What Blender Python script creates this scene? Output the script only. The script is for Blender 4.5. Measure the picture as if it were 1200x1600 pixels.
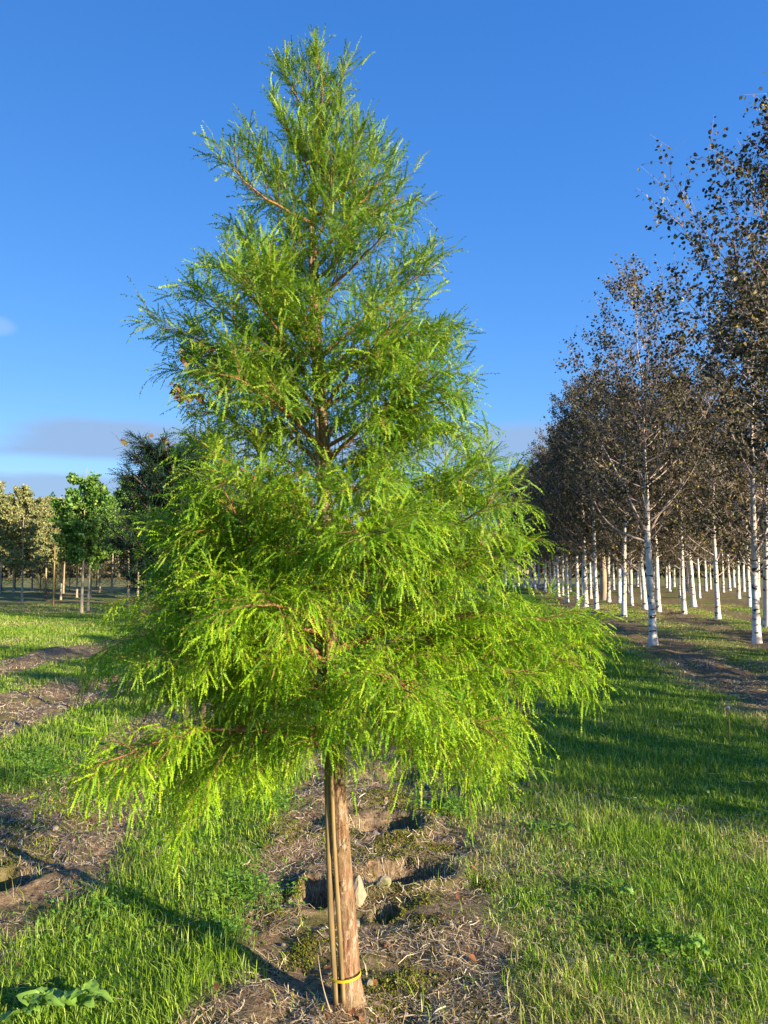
import bpy, math, random
import numpy as np
from mathutils import Vector

# ------------------------------------------------------------------ camera, sky, sun, exposure
for o in list(bpy.data.objects):
    bpy.data.objects.remove(o)
SC = bpy.context.scene
COL = SC.collection
F_PX = 1203.0          # focal length in photograph pixels
PITCH = math.radians(3.8)
EYE = 1.6
cam_d = bpy.data.cameras.new('camera')
cam = bpy.data.objects.new('camera', cam_d)
COL.objects.link(cam)
cam_d.sensor_fit = 'VERTICAL'
cam_d.sensor_height = 24.0
cam_d.lens = 24.0 * F_PX / 1600.0
cam_d.clip_start = 0.05
cam_d.clip_end = 5000
cam.location = (0, 0, EYE)
cam.rotation_euler = (math.radians(90) + PITCH, 0, 0)
SC.camera = cam
SC.render.resolution_x = 768
SC.render.resolution_y = 1024

SUN_EL = math.radians(15.5)
SUN_H = np.array([0.785, -0.62])
SUN_DIR = Vector((SUN_H[0] * math.cos(SUN_EL), SUN_H[1] * math.cos(SUN_EL), math.sin(SUN_EL)))
sl = bpy.data.lights.new('sun', 'SUN')
sl.energy = 5.0
sl.angle = math.radians(0.5)
sl.color = (1.0, 0.86, 0.62)
sun = bpy.data.objects.new('sun', sl)
COL.objects.link(sun)
sun.rotation_euler = SUN_DIR.to_track_quat('Z', 'Y').to_euler()

SC.view_settings.view_transform = 'Standard'
SC.view_settings.look = 'None'
SC.view_settings.gamma = 1
SC.view_settings.exposure = 1.2

SKY_STRENGTH = 0.12
world = bpy.data.worlds.new('World')
SC.world = world
world.use_nodes = True
wn = world.node_tree
wn.nodes.clear()


def mth(nt, op, a, b=None, c=None):
    n = nt.nodes.new('ShaderNodeMath')
    n.operation = op
    for i, v in enumerate((a, b, c)):
        if v is None:
            continue
        if isinstance(v, (int, float)):
            n.inputs[i].default_value = v
        else:
            nt.links.new(v, n.inputs[i])
    return n.outputs[0]


def sstep(nt, v, a, b):
    n = nt.nodes.new('ShaderNodeMapRange')
    n.interpolation_type = 'SMOOTHSTEP'
    nt.links.new(v, n.inputs[0])
    n.inputs[1].default_value = a
    n.inputs[2].default_value = b
    n.inputs[3].default_value = 0
    n.inputs[4].default_value = 1
    return n.outputs[0]


def mixc(nt, f, a, b, mode='MIX'):
    n = nt.nodes.new('ShaderNodeMix')
    n.data_type = 'RGBA'
    n.blend_type = mode
    for s, v in ((n.inputs[0], f), (n.inputs[6], a), (n.inputs[7], b)):
        if isinstance(v, (int, float)):
            s.default_value = v
        elif isinstance(v, tuple):
            s.default_value = (v[0], v[1], v[2], 1)
        else:
            nt.links.new(v, s)
    return n.outputs[2]


def build_world():
    nt = wn
    sky = nt.nodes.new('ShaderNodeTexSky')
    sky.sky_type = 'NISHITA'
    sky.sun_disc = False
    sky.sun_elevation = SUN_EL
    sky.sun_rotation = math.atan2(SUN_H[0], SUN_H[1])
    sky.air_density = 1.0
    sky.dust_density = 0.3
    sky.ozone_density = 3.0
    hs = nt.nodes.new('ShaderNodeHueSaturation')
    hs.inputs['Hue'].default_value = 0.503
    hs.inputs['Saturation'].default_value = 1.16
    hs.inputs['Value'].default_value = 1.0
    nt.links.new(sky.outputs[0], hs.inputs['Color'])
    tc = nt.nodes.new('ShaderNodeTexCoord')
    sp = nt.nodes.new('ShaderNodeSeparateXYZ')
    nt.links.new(tc.outputs['Generated'], sp.inputs[0])
    x, y, z = sp.outputs
    az = mth(nt, 'MULTIPLY', mth(nt, 'ARCTAN2', x, y), 57.2958)
    el = mth(nt, 'MULTIPLY', mth(nt, 'ARCSINE', z), 57.2958)
    cv = nt.nodes.new('ShaderNodeCombineXYZ')
    nt.links.new(mth(nt, 'MULTIPLY', az, 0.16), cv.inputs[0])
    nt.links.new(mth(nt, 'MULTIPLY', el, 0.7), cv.inputs[1])
    nz = nt.nodes.new('ShaderNodeTexNoise')
    nz.inputs['Scale'].default_value = 1.0
    nz.inputs['Detail'].default_value = 5
    nz.inputs['Roughness'].default_value = 0.5
    nt.links.new(cv.outputs[0], nz.inputs['Vector'])
    nn = mth(nt, 'SUBTRACT', nz.outputs[0], 0.5)
    e2 = mth(nt, 'ADD', el, mth(nt, 'MULTIPLY', nn, 1.2))
    a2 = mth(nt, 'ADD', az, mth(nt, 'MULTIPLY', nn, 5.0))
    # cloud bank: flat base at about 7.3 degrees, top near 10
    lo = sstep(nt, mth(nt, 'ADD', el, mth(nt, 'MULTIPLY', nn, 0.7)), 7.0, 7.7)
    top = mth(nt, 'SUBTRACT', 1.0, sstep(nt, e2, 9.5, 10.5))
    lft = sstep(nt, mth(nt, 'SUBTRACT', a2, mth(nt, 'MULTIPLY', mth(nt, 'SUBTRACT', el, 7.2), 1.6)), -30.0, -26.0)
    rgt = mth(nt, 'SUBTRACT', 1.0, sstep(nt, a2, 12.0, 17.0))
    c1 = mth(nt, 'MULTIPLY', mth(nt, 'MULTIPLY', lo, top), mth(nt, 'MULTIPLY', lft, rgt))
    c1 = mth(nt, 'MULTIPLY', c1, 0.92)
    # distant bank low on the horizon
    c2 = mth(nt, 'MULTIPLY', mth(nt, 'SUBTRACT', 1.0, sstep(nt, e2, 5.6, 6.3)), 0.9)
    # small wisps higher at the left
    dx = mth(nt, 'DIVIDE', mth(nt, 'ADD', az, 27.2), 1.5)
    dy = mth(nt, 'DIVIDE', mth(nt, 'SUBTRACT', el, 15.6), 0.8)
    rr = mth(nt, 'ADD', mth(nt, 'MULTIPLY', dx, dx), mth(nt, 'MULTIPLY', dy, dy))
    c3 = mth(nt, 'MULTIPLY', mth(nt, 'SUBTRACT', 1.0, sstep(nt, mth(nt, 'ADD', rr, nn), 0.0, 1.0)), 0.35)
    # deeper, more even blue of a clear autumn evening
    sc = nt.nodes.new('ShaderNodeSeparateColor')
    nt.links.new(hs.outputs[0], sc.inputs[0])
    cc = nt.nodes.new('ShaderNodeCombineColor')
    for i, (g, kk) in enumerate(((.96, .80), (.75, .856), (.58, 1.18))):
        v = mth(nt, 'POWER', mth(nt, 'MULTIPLY', sc.outputs[i], .153), g)
        v = mth(nt, 'MULTIPLY', v, mth(nt, 'ADD', 1.13, mth(nt, 'MULTIPLY', mth(nt, 'MINIMUM', mth(nt, 'MAXIMUM', az, -30.0), 40.0), .0042)))
        nt.links.new(mth(nt, 'MULTIPLY', v, kk / (SKY_STRENGTH * 2 ** 1.2)), cc.inputs[i])
    k = 1.0 / (SKY_STRENGTH * 2 ** 1.2)
    col = mixc(nt, c2, cc.outputs[0], (0.355 * k, 0.54 * k, 0.81 * k))
    col = mixc(nt, c1, col, (0.335 * k, 0.51 * k, 0.80 * k))
    col = mixc(nt, c3, col, (0.50 * k, 0.68 * k, 0.95 * k))
    bg = nt.nodes.new('ShaderNodeBackground')
    bg.inputs[1].default_value = SKY_STRENGTH
    nt.links.new(col, bg.inputs[0])
    out = nt.nodes.new('ShaderNodeOutputWorld')
    nt.links.new(bg.outputs[0], out.inputs[0])


build_world()

# ------------------------------------------------------------------ projection helpers (photo pixels -> metres in the scene)
CP, SP = math.cos(PITCH), math.sin(PITCH)


def ground_at(u, v):
    dx, dz = (u - 600) / F_PX, -(v - 800) / F_PX
    y = CP - dz * SP
    z = dz * CP + SP
    s = EYE / -z
    return np.array([dx * s, y * s])


def at(u, v, Y):
    dx, dz = (u - 600) / F_PX, -(v - 800) / F_PX
    y = CP - dz * SP
    z = dz * CP + SP
    s = Y / y
    return np.array([dx * s, Y, EYE + z * s])


# ------------------------------------------------------------------ numpy noise
def _hash(ix, iy, seed):
    n = (ix.astype(np.int64) * 374761393 + iy.astype(np.int64) * 668265263 + seed * 1442695041) & 0x7fffffff
    n = ((n ^ (n >> 13)) * 1274126177) & 0x7fffffff
    n = (n ^ (n >> 16)) & 0xffff
    return n / 65535.0


def vnoise(x, y, seed=0):
    x = np.asarray(x, float)
    y = np.asarray(y, float)
    ix, iy = np.floor(x), np.floor(y)
    fx, fy = x - ix, y - iy
    fx = fx * fx * (3 - 2 * fx)
    fy = fy * fy * (3 - 2 * fy)
    a = _hash(ix, iy, seed)
    b = _hash(ix + 1, iy, seed)
    c = _hash(ix, iy + 1, seed)
    d = _hash(ix + 1, iy + 1, seed)
    return (a * (1 - fx) + b * fx) * (1 - fy) + (c * (1 - fx) + d * fx) * fy - 0.5


def fbm(x, y, sc, octv=4, seed=0, rough=0.5):
    r = 0
    a = 1.0
    for i in range(octv):
        r = r + a * vnoise(x * sc + 17.3 * i, y * sc - 9.1 * i, seed + i)
        sc *= 2.03
        a *= rough
    return r


def norm(v):
    return v / np.maximum(np.linalg.norm(v, axis=-1, keepdims=True), 1e-9)


# ------------------------------------------------------------------ mesh helpers
def mk_mesh(name, V, faces, mat=None, attrs=None, smooth=False):
    me = bpy.data.meshes.new(name)
    V = np.asarray(V, dtype=np.float32)
    fl = [np.asarray(f, dtype=np.int32) for f in (faces if isinstance(faces, list) else [faces])]
    fl = [f for f in fl if len(f)]
    li = np.concatenate([f.ravel() for f in fl])
    tot = np.concatenate([np.full(len(f), f.shape[1], np.int32) for f in fl])
    st = np.concatenate([[0], np.cumsum(tot)[:-1]]).astype(np.int32)
    me.vertices.add(len(V))
    me.vertices.foreach_set('co', V.ravel())
    me.loops.add(len(li))
    me.loops.foreach_set('vertex_index', li)
    me.polygons.add(len(tot))
    me.polygons.foreach_set('loop_start', st)
    if smooth:
        me.polygons.foreach_set('use_smooth', np.ones(len(tot), bool))
    if attrs:
        for k, a in attrs.items():
            at_ = me.attributes.new(k, 'FLOAT', 'POINT')
            at_.data.foreach_set('value', np.asarray(a, np.float32).ravel())
    me.update(calc_edges=True)
    if mat:
        me.materials.append(mat)
    return me


def obj(name, me, parent=None, loc=None):
    o = bpy.data.objects.new(name, me)
    COL.objects.link(o)
    if parent is not None:
        o.parent = parent
    if loc is not None:
        o.location = loc
    return o


def tag(o, label, cat, group=None, kind=None):
    if label:
        o['label'] = label
    if cat:
        o['category'] = cat
    if group:
        o['group'] = group
    if kind:
        o['kind'] = kind
    return o


def tubes(P, R, k=4):
    """P (N,m,3) paths, R (N,m) radii -> verts, quads"""
    P = np.asarray(P, float)
    N, m, _ = P.shape
    T = norm(np.gradient(P, axis=1))
    ref = np.zeros((N, 1, 3))
    mt = T.mean(axis=1)
    useX = np.abs(mt[:, 2]) > 0.7
    ref[~useX, 0, 2] = 1
    ref[useX, 0, 0] = 1
    A = norm(np.cross(T, ref))
    B = np.cross(T, A)
    ang = np.arange(k) / k * 2 * math.pi
    V = P[:, :, None, :] + R[:, :, None, None] * (np.cos(ang)[None, None, :, None] * A[:, :, None, :] + np.sin(ang)[None, None, :, None] * B[:, :, None, :])
    base = (np.arange(N) * m * k)[:, None, None]
    i = np.arange(m - 1)[None, :, None] * k
    j = np.arange(k)[None, None, :]
    j2 = (j + 1) % k
    a = base + i + j
    b = base + i + j2
    F = np.stack([a, b, b + k, a + k], axis=-1).reshape(-1, 4)
    return V.reshape(-1, 3), F


def join(parts):
    Vs, F4, F3, off = [], [], [], 0
    for V, F in parts:
        Vs.append(V)
        for f in (F if isinstance(F, list) else [F]):
            if len(f) == 0:
                continue
            (F4 if f.shape[1] == 4 else F3).append(f + off)
        off += len(V)
    out = []
    if F4:
        out.append(np.concatenate(F4))
    if F3:
        out.append(np.concatenate(F3))
    return np.concatenate(Vs), out


def bez(P0, P1, P2, m):
    t = np.linspace(0, 1, m)[None, :, None]
    return (1 - t) ** 2 * P0[:, None] + 2 * t * (1 - t) * P1[:, None] + t * t * P2[:, None]


def sample(P, idx, t):
    m = P.shape[1]
    f = np.clip(t, 0, 0.9999) * (m - 1)
    i = f.astype(int)
    w = (f - i)[:, None]
    a, b = P[idx, i], P[idx, i + 1]
    return a * (1 - w) + b * w, norm(b - a)


def capped_tube(path, rad, k=10):
    P = np.asarray(path, float)[None]
    V, F = tubes(P, np.asarray(rad, float)[None], k)
    n = len(V)
    m = P.shape[1]
    V = np.vstack([V, P[0, 0], P[0, -1]])
    j = np.arange(k)
    j2 = (j + 1) % k
    t1 = np.stack([np.full(k, n), j2, j], -1)
    t2 = np.stack([np.full(k, n + 1), (m - 1) * k + j, (m - 1) * k + j2], -1)
    return V, [F, np.concatenate([t1, t2])]


# ------------------------------------------------------------------ materials
def new_mat(name):
    m = bpy.data.materials.new(name)
    m.use_nodes = True
    nt = m.node_tree
    nt.nodes.clear()
    out = nt.nodes.new('ShaderNodeOutputMaterial')
    return m, nt, out


def ramp(nt, f, stops):
    r = nt.nodes.new('ShaderNodeValToRGB')
    while len(r.color_ramp.elements) > 1:
        r.color_ramp.elements.remove(r.color_ramp.elements[0])
    r.color_ramp.elements[0].position = stops[0][0]
    r.color_ramp.elements[0].color = (*stops[0][1], 1)
    for p, c in stops[1:]:
        e = r.color_ramp.elements.new(p)
        e.color = (*c, 1)
    nt.links.new(f, r.inputs[0])
    return r.outputs[0]


def tex(nt, kind, scale, vec=None, **kw):
    n = nt.nodes.new('ShaderNodeTex' + kind)
    n.inputs['Scale'].default_value = scale
    for k, v in kw.items():
        n.inputs[k.replace('_', ' ')].default_value = v
    if vec is not None:
        nt.links.new(vec, n.inputs['Vector'])
    return n


def objco(nt, scale=(1, 1, 1)):
    tc = nt.nodes.new('ShaderNodeTexCoord')
    mp = nt.nodes.new('ShaderNodeMapping')
    mp.inputs['Scale'].default_value = scale
    nt.links.new(tc.outputs['Object'], mp.inputs[0])
    return mp.outputs[0]


def leaf_mat(name, stops, transl=0.35, gloss=0.25, rough=0.5, attr=None, attr_stops=None, tgain=1.0):
    """thin leaf: diffuse front, translucent back light, colour by leaf"""
    m, nt, out = new_mat(name)
    g = nt.nodes.new('ShaderNodeNewGeometry')
    c = ramp(nt, g.outputs['Random Per Island'], stops)
    if attr:
        a = nt.nodes.new('ShaderNodeAttribute')
        a.attribute_name = attr
        c2 = ramp(nt, g.outputs['Random Per Island'], attr_stops)
        c = mixc(nt, a.outputs['Fac'], c, c2)
    p = nt.nodes.new('ShaderNodeBsdfPrincipled')
    p.inputs['Roughness'].default_value = rough
    p.inputs['Specular IOR Level'].default_value = gloss
    nt.links.new(c, p.inputs['Base Color'])
    t = nt.nodes.new('ShaderNodeBsdfTranslucent')
    tcn = mixc(nt, 1.0, c, (1.0 * tgain, 1.05 * tgain, 0.55 * tgain), 'MULTIPLY')
    nt.links.new(tcn, t.inputs[0])
    mx = nt.nodes.new('ShaderNodeMixShader')
    mx.inputs[0].default_value = transl
    nt.links.new(p.outputs[0], mx.inputs[1])
    nt.links.new(t.outputs[0], mx.inputs[2])
    nt.links.new(mx.outputs[0], out.inputs[0])
    return m


def plain(name, col_out_fn, rough=0.8, bump=None, spec=0.3):
    m, nt, out = new_mat(name)
    p = nt.nodes.new('ShaderNodeBsdfPrincipled')
    p.inputs['Roughness'].default_value = rough
    p.inputs['Specular IOR Level'].default_value = spec
    c = col_out_fn(nt)
    h = None
    if isinstance(c, list):
        c, h = c
    if isinstance(c, tuple):
        p.inputs['Base Color'].default_value = (*c, 1)
    else:
        nt.links.new(c, p.inputs['Base Color'])
    if h is not None:
        b = nt.nodes.new('ShaderNodeBump')
        b.inputs['Strength'].default_value = bump[0]
        b.inputs['Distance'].default_value = bump[1]
        nt.links.new(h, b.inputs['Height'])
        nt.links.new(b.outputs[0], p.inputs['Normal'])
    nt.links.new(p.outputs[0], out.inputs[0])
    return m


def c_cyp_bark(nt):
    v = objco(nt, (1, 1, 0.14))
    n1 = tex(nt, 'Noise', 75, v, Detail=6, Roughness=0.75)
    v2 = objco(nt, (1, 1, 0.45))
    n2 = tex(nt, 'Noise', 55, v2, Detail=4, Roughness=0.6)
    n3 = tex(nt, 'Noise', 7, objco(nt), Detail=3)
    c = ramp(nt, n1.outputs[0], [(0.34, (0.085, 0.040, 0.022)), (0.45, (0.29, 0.145, 0.075)), (0.56, (0.47, 0.27, 0.15)), (0.68, (0.64, 0.49, 0.34))])
    fl = ramp(nt, n2.outputs[0], [(0.56, (0, 0, 0)), (0.62, (1, 1, 1))])
    c = mixc(nt, mth(nt, 'MULTIPLY', fl, 0.75), c, (0.62, 0.52, 0.38))
    gr = ramp(nt, n3.outputs[0], [(0.42, (0, 0, 0)), (0.65, (1, 1, 1))])
    c = mixc(nt, mth(nt, 'MULTIPLY', gr, 0.45), c, (0.20, 0.17, 0.08))
    h = mth(nt, 'ADD', n1.outputs[0], mth(nt, 'MULTIPLY', n2.outputs[0], 0.5))
    return [c, h]


M_BARK = plain('cypress_bark', c_cyp_bark, 0.85, (1.0, 0.02))
M_TWIG = plain('cypress_twig', lambda nt: ramp(nt, tex(nt, 'Noise', 30, objco(nt), Detail=3).outputs[0], [(0.3, (0.17, 0.075, 0.03)), (0.7, (0.42, 0.22, 0.09))]), 0.7)


def c_cane(nt):
    n = tex(nt, 'Noise', 60, objco(nt, (1, 1, 0.06)), Detail=4)
    n2 = tex(nt, 'Noise', 3.0, objco(nt), Detail=3)
    c = ramp(nt, n.outputs[0], [(0.3, (0.12, 0.075, 0.03)), (0.5, (0.28, 0.18, 0.07)), (0.7, (0.44, 0.31, 0.14))])
    c = mixc(nt, mth(nt, 'MULTIPLY', n2.outputs[0], 0.5), c, (0.16, 0.13, 0.07))
    return [c, n.outputs[0]]


M_CANE = plain('bamboo', c_cane, 0.45, (0.3, 0.002), 0.4)
M_TIE = plain('yellow_tie', lambda nt: (0.80, 0.58, 0.02), 0.4, spec=0.5)


def c_birch(nt):
    tc = nt.nodes.new('ShaderNodeTexCoord')
    oi = nt.nodes.new('ShaderNodeObjectInfo')
    cb = nt.nodes.new('ShaderNodeCombineXYZ')
    nt.links.new(mth(nt, 'MULTIPLY', oi.outputs['Random'], 37.0), cb.inputs[2])
    ad = nt.nodes.new('ShaderNodeVectorMath')
    nt.links.new(tc.outputs['Object'], ad.inputs[0])
    nt.links.new(cb.outputs[0], ad.inputs[1])
    mp = nt.nodes.new('ShaderNodeMapping')
    mp.inputs['Scale'].default_value = (1, 1, 3.2)
    nt.links.new(ad.outputs[0], mp.inputs[0])
    n = tex(nt, 'Noise', 5, mp.outputs[0], Detail=3, Roughness=0.55)
    mp2 = nt.nodes.new('ShaderNodeMapping')
    mp2.inputs['Scale'].default_value = (1, 1, 9)
    nt.links.new(ad.outputs[0], mp2.inputs[0])
    n2 = tex(nt, 'Noise', 14, mp2.outputs[0], Detail=2)
    n3 = tex(nt, 'Noise', 1.6, ad.outputs[0], Detail=3)
    c = ramp(nt, n3.outputs[0], [(0.35, (0.80, 0.77, 0.72)), (0.65, (0.66, 0.58, 0.49))])
    f1 = ramp(nt, n.outputs[0], [(0.59, (0, 0, 0)), (0.63, (1, 1, 1))])
    f2 = ramp(nt, n2.outputs[0], [(0.60, (0, 0, 0)), (0.68, (1, 1, 1))])
    spz = nt.nodes.new('ShaderNodeSeparateXYZ')
    nt.links.new(tc.outputs['Object'], spz.inputs[0])
    c = mixc(nt, mth(nt, 'MULTIPLY', sstep(nt, spz.outputs[2], 1.8, 4.2), 0.85), c, (0.36, 0.28, 0.23))
    c = mixc(nt, mth(nt, 'MULTIPLY', f2, 0.6), c, (0.22, 0.18, 0.14))
    c = mixc(nt, f1, c, (0.035, 0.03, 0.027))
    return [c, n2.outputs[0]]


M_BIRCH = plain('birch_bark', c_birch, 0.6, (0.3, 0.004))
M_BTWIG = plain('birch_twig', lambda nt: ramp(nt, tex(nt, 'Noise', 1.5, objco(nt), Detail=2).outputs[0], [(0.35, (0.48, 0.39, 0.35)), (0.7, (0.27, 0.18, 0.155))]), 0.7)
M_PALE = plain('pale_bark', lambda nt: ramp(nt, tex(nt, 'Noise', 6, objco(nt, (1, 1, .3)), Detail=4).outputs[0], [(0.3, (0.33, 0.25, 0.16)), (0.7, (0.55, 0.45, 0.30))]), 0.8)
M_DTWIG = plain('dark_twig', lambda nt: (0.10, 0.07, 0.045), 0.8)

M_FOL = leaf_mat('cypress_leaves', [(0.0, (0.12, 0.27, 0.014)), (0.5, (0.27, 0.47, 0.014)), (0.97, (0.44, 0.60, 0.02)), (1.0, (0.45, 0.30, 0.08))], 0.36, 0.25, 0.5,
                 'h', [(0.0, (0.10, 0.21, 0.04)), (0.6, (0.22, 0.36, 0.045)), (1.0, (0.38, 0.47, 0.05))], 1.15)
M_DARKCON = leaf_mat('dark_conifer_leaves', [(0, (0.02, 0.05, 0.03)), (1, (0.045, 0.09, 0.045))], 0.2)
M_BLEAF = leaf_mat('birch_leaves', [(0.0, (0.035, 0.040, 0.022)), (0.45, (0.075, 0.075, 0.036)), (0.7, (0.13, 0.095, 0.065)), (0.9, (0.20, 0.15, 0.08)), (0.97, (0.45, 0.38, 0.10))], 0.3, 0.35, 0.45)
M_MAPLE = leaf_mat('maple_leaves', [(0.0, (0.07, 0.16, 0.03)), (0.6, (0.15, 0.30, 0.045)), (0.95, (0.30, 0.45, 0.09)), (0.99, (0.5, 0.48, 0.1))], 0.3, 0.35)
M_HORN = leaf_mat('hornbeam_leaves', [(0.0, (0.14, 0.18, 0.06)), (0.5, (0.30, 0.33, 0.12)), (0.85, (0.45, 0.40, 0.18)), (1.0, (0.60, 0.48, 0.28))], 0.25, 0.3)
M_HEDGE = leaf_mat('hedge_leaves', [(0.0, (0.05, 0.10, 0.02)), (0.6, (0.14, 0.24, 0.04)), (1.0, (0.30, 0.40, 0.08))], 0.2)
M_WOOD_L = leaf_mat('woodland_leaves', [(0.0, (0.10, 0.11, 0.05)), (0.6, (0.20, 0.18, 0.09)), (1.0, (0.34, 0.28, 0.16))], 0.2)
M_BROWN = leaf_mat('brown_leaves', [(0.0, (0.12, 0.06, 0.03)), (0.6, (0.28, 0.15, 0.07)), (1.0, (0.16, 0.18, 0.06))], 0.3)
M_GRASS = leaf_mat('grass_blades', [(0.0, (0.09, 0.21, 0.010)), (0.5, (0.21, 0.39, 0.016)), (0.85, (0.34, 0.50, 0.03)), (1.0, (0.50, 0.60, 0.08))], 0.35, 0.3, 0.4,
                   'dry', [(0.0, (0.30, 0.22, 0.08)), (0.5, (0.55, 0.46, 0.20)), (1.0, (0.76, 0.66, 0.38))])
M_STRAW = leaf_mat('straw', [(0.0, (0.16, 0.10, 0.06)), (0.4, (0.36, 0.25, 0.15)), (0.8, (0.60, 0.48, 0.30)), (1.0, (0.82, 0.72, 0.52))], 0.05, 0.3)
M_CLOVER = leaf_mat('clover_leaves', [(0.0, (0.09, 0.22, 0.02)), (1.0, (0.24, 0.44, 0.05))], 0.3, 0.3)
M_MOSS = leaf_mat('moss', [(0.0, (0.09, 0.10, 0.015)), (0.6, (0.20, 0.20, 0.03)), (1.0, (0.32, 0.31, 0.06))], 0.15, 0.1)
M_DOCK = leaf_mat('dock_leaves', [(0.0, (0.14, 0.30, 0.04)), (1.0, (0.27, 0.44, 0.08))], 0.3, 0.4, 0.4)
M_STALK = plain('stalk', lambda nt: (0.35, 0.18, 0.08), 0.7)
M_FLUFF = plain('seed_head', lambda nt: (0.8, 0.78, 0.72), 0.9)


def stone_mat(name, a, b, moss=0.0):
    def f(nt):
        n = tex(nt, 'Noise', 18, objco(nt), Detail=6, Roughness=0.65)
        c = ramp(nt, n.outputs[0], [(0.35, a), (0.65, b)])
        if moss:
            n2 = tex(nt, 'Noise', 9, objco(nt), Detail=4)
            c = mixc(nt, mth(nt, 'MULTIPLY', ramp(nt, n2.outputs[0], [(0.45, (0, 0, 0)), (0.55, (1, 1, 1))]), moss), c, (0.20, 0.20, 0.05))
        return [c, n.outputs[0]]
    return plain(name, f, 0.85, (0.5, 0.01))


M_ST_TAN = stone_mat('tan_stone', (0.33, 0.25, 0.16), (0.50, 0.40, 0.26))
M_ST_GREY = stone_mat('grey_stone', (0.17, 0.14, 0.13), (0.33, 0.28, 0.26))
M_ST_MOSS = stone_mat('mossy_stone', (0.24, 0.21, 0.15), (0.38, 0.33, 0.24), 0.7)
M_ST_PINK = stone_mat('pink_stone', (0.38, 0.27, 0.19), (0.55, 0.42, 0.31))


def c_ground(nt):
    co = objco(nt)
    a = nt.nodes.new('ShaderNodeAttribute')
    a.attribute_name = 'grassy'
    d = nt.nodes.new('ShaderNodeAttribute')
    d.attribute_name = 'dry'
    n1 = tex(nt, 'Noise', 2.0, co, Detail=8, Roughness=0.65)
    n2 = tex(nt, 'Noise', 26.0, co, Detail=6, Roughness=0.7)
    n3 = tex(nt, 'Noise', 110.0, co, Detail=3, Roughness=0.7)
    n4 = tex(nt, 'Noise', 0.55, co, Detail=6, Roughness=0.6)
    soil = ramp(nt, n2.outputs[0], [(0.33, (0.09, 0.06, 0.038)), (0.5, (0.22, 0.15, 0.09)), (0.68, (0.40, 0.30, 0.19))])
    msk = ramp(nt, n1.outputs[0], [(0.50, (0, 0, 0)), (0.60, (1, 1, 1))])
    soil = mixc(nt, mth(nt, 'MULTIPLY', msk, 0.65), soil, ramp(nt, n3.outputs[0], [(0.35, (0.07, 0.08, 0.015)), (0.65, (0.20, 0.19, 0.04))]))
    gr = ramp(nt, n3.outputs[0], [(0.35, (0.035, 0.085, 0.01)), (0.65, (0.12, 0.24, 0.025))])
    yel = ramp(nt, n3.outputs[0], [(0.35, (0.14, 0.12, 0.04)), (0.65, (0.34, 0.29, 0.13))])
    ff = mth(nt, 'ADD', d.outputs['Fac'], mth(nt, 'MULTIPLY', mth(nt, 'SUBTRACT', n4.outputs[0], 0.5), 1.2))
    gr = mixc(nt, sstep(nt, ff, 0.1, 0.9), gr, yel)
    c = mixc(nt, a.outputs['Fac'], soil, gr)
    h = mth(nt, 'ADD', mth(nt, 'MULTIPLY', n2.outputs[0], 0.6), mth(nt, 'MULTIPLY', n3.outputs[0], 0.4))
    return [c, h]


M_GROUND = plain('nursery_ground', c_ground, 0.95, (0.8, 0.03), 0.1)

# ------------------------------------------------------------------ ground: zones
POLYS_DIRT = [
    [(-60, 1530), (100, 1425), (180, 1340), (215, 1260), (290, 1160), (420, 1060), (400, 1050), (240, 1112), (140, 1165), (80, 1212), (-60, 1262), (-300, 1330), (-400, 1600)],
    [(-200, 1175), (0, 1152), (120, 1104), (245, 1068), (330, 1030), (330, 1018), (240, 1040), (100, 1066), (0, 1088), (-300, 1130)],
    [(-200, 1075), (0, 1058), (130, 1030), (240, 1000), (320, 985), (320, 975), (230, 985), (120, 1008), (0, 1032), (-200, 1055)],
]
POLYS_DIRT = [np.array([ground_at(*p) for p in pl]) for pl in POLYS_DIRT]


def in_poly(x, y, P):
    r = np.zeros(x.shape, bool)
    n = len(P)
    for i in range(n):
        x1, y1 = P[i]
        x2, y2 = P[(i + 1) % n]
        c = (y1 > y) != (y2 > y)
        xx = (x2 - x1) * (y - y1) / (y2 - y1 + 1e-12) + x1
        r ^= c & (x < xx)
    return r


def smooth01(v, a, b):
    t = np.clip((v - a) / (b - a), 0, 1)
    return t * t * (3 - 2 * t)


def dirt_mask(x, y):
    """1 = bare, straw covered soil; 0 = sward"""
    x = np.asarray(x, float)
    y = np.asarray(y, float)
    wx = x + 0.22 * fbm(x, y, 2.2, 4, 11)
    wy = y + 0.3 * fbm(x, y, 2.2, 4, 23)
    m = np.zeros(x.shape)
    near = (y > 0.5) & (y < 26) & (np.abs(x) < 26)
    for ox, oy in ((0, 0), (.09, .0), (-.09, 0), (0, .13), (0, -.13)):
        for P in POLYS_DIRT:
            k = np.zeros(x.shape)
            k[near] = in_poly(wx[near] + ox, wy[near] + oy, P)
            m = np.maximum(m, 0) + 0
            m += k / 5
    m = np.clip(m, 0, 1)
    # the strip under the young tree row
    c = -0.08 + 0.05 * np.maximum(wy - 5.5, 0)
    m = np.maximum(m, 1 - smooth01(np.abs(wx - c), 0.44, 0.68))
    # strips under the birch rows
    s = x - 0.125 * y + 0.5 * fbm(x, y, 0.8, 4, 5)
    for k in range(9):
        sk = 3.55 + 2.3 * k
        mm = (1 - smooth01(np.abs(s - sk), 0.35, 0.9)) * smooth01(y, 6.5, 9.5) * (1 - smooth01(y, 52, 58))
        m = np.maximum(m, mm * 0.95)
    # strips under the left orchard rows
    for k in range(6):
        yk = 24.5 + 3.6 * k
        mm = (1 - smooth01(np.abs(y + 0.15 * x + 1.2 * fbm(x, y, 0.5, 3, 7) - yk), 0.4, 1.2)) * (x < 0)
        m = np.maximum(m, mm * 0.4)
    return m


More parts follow.
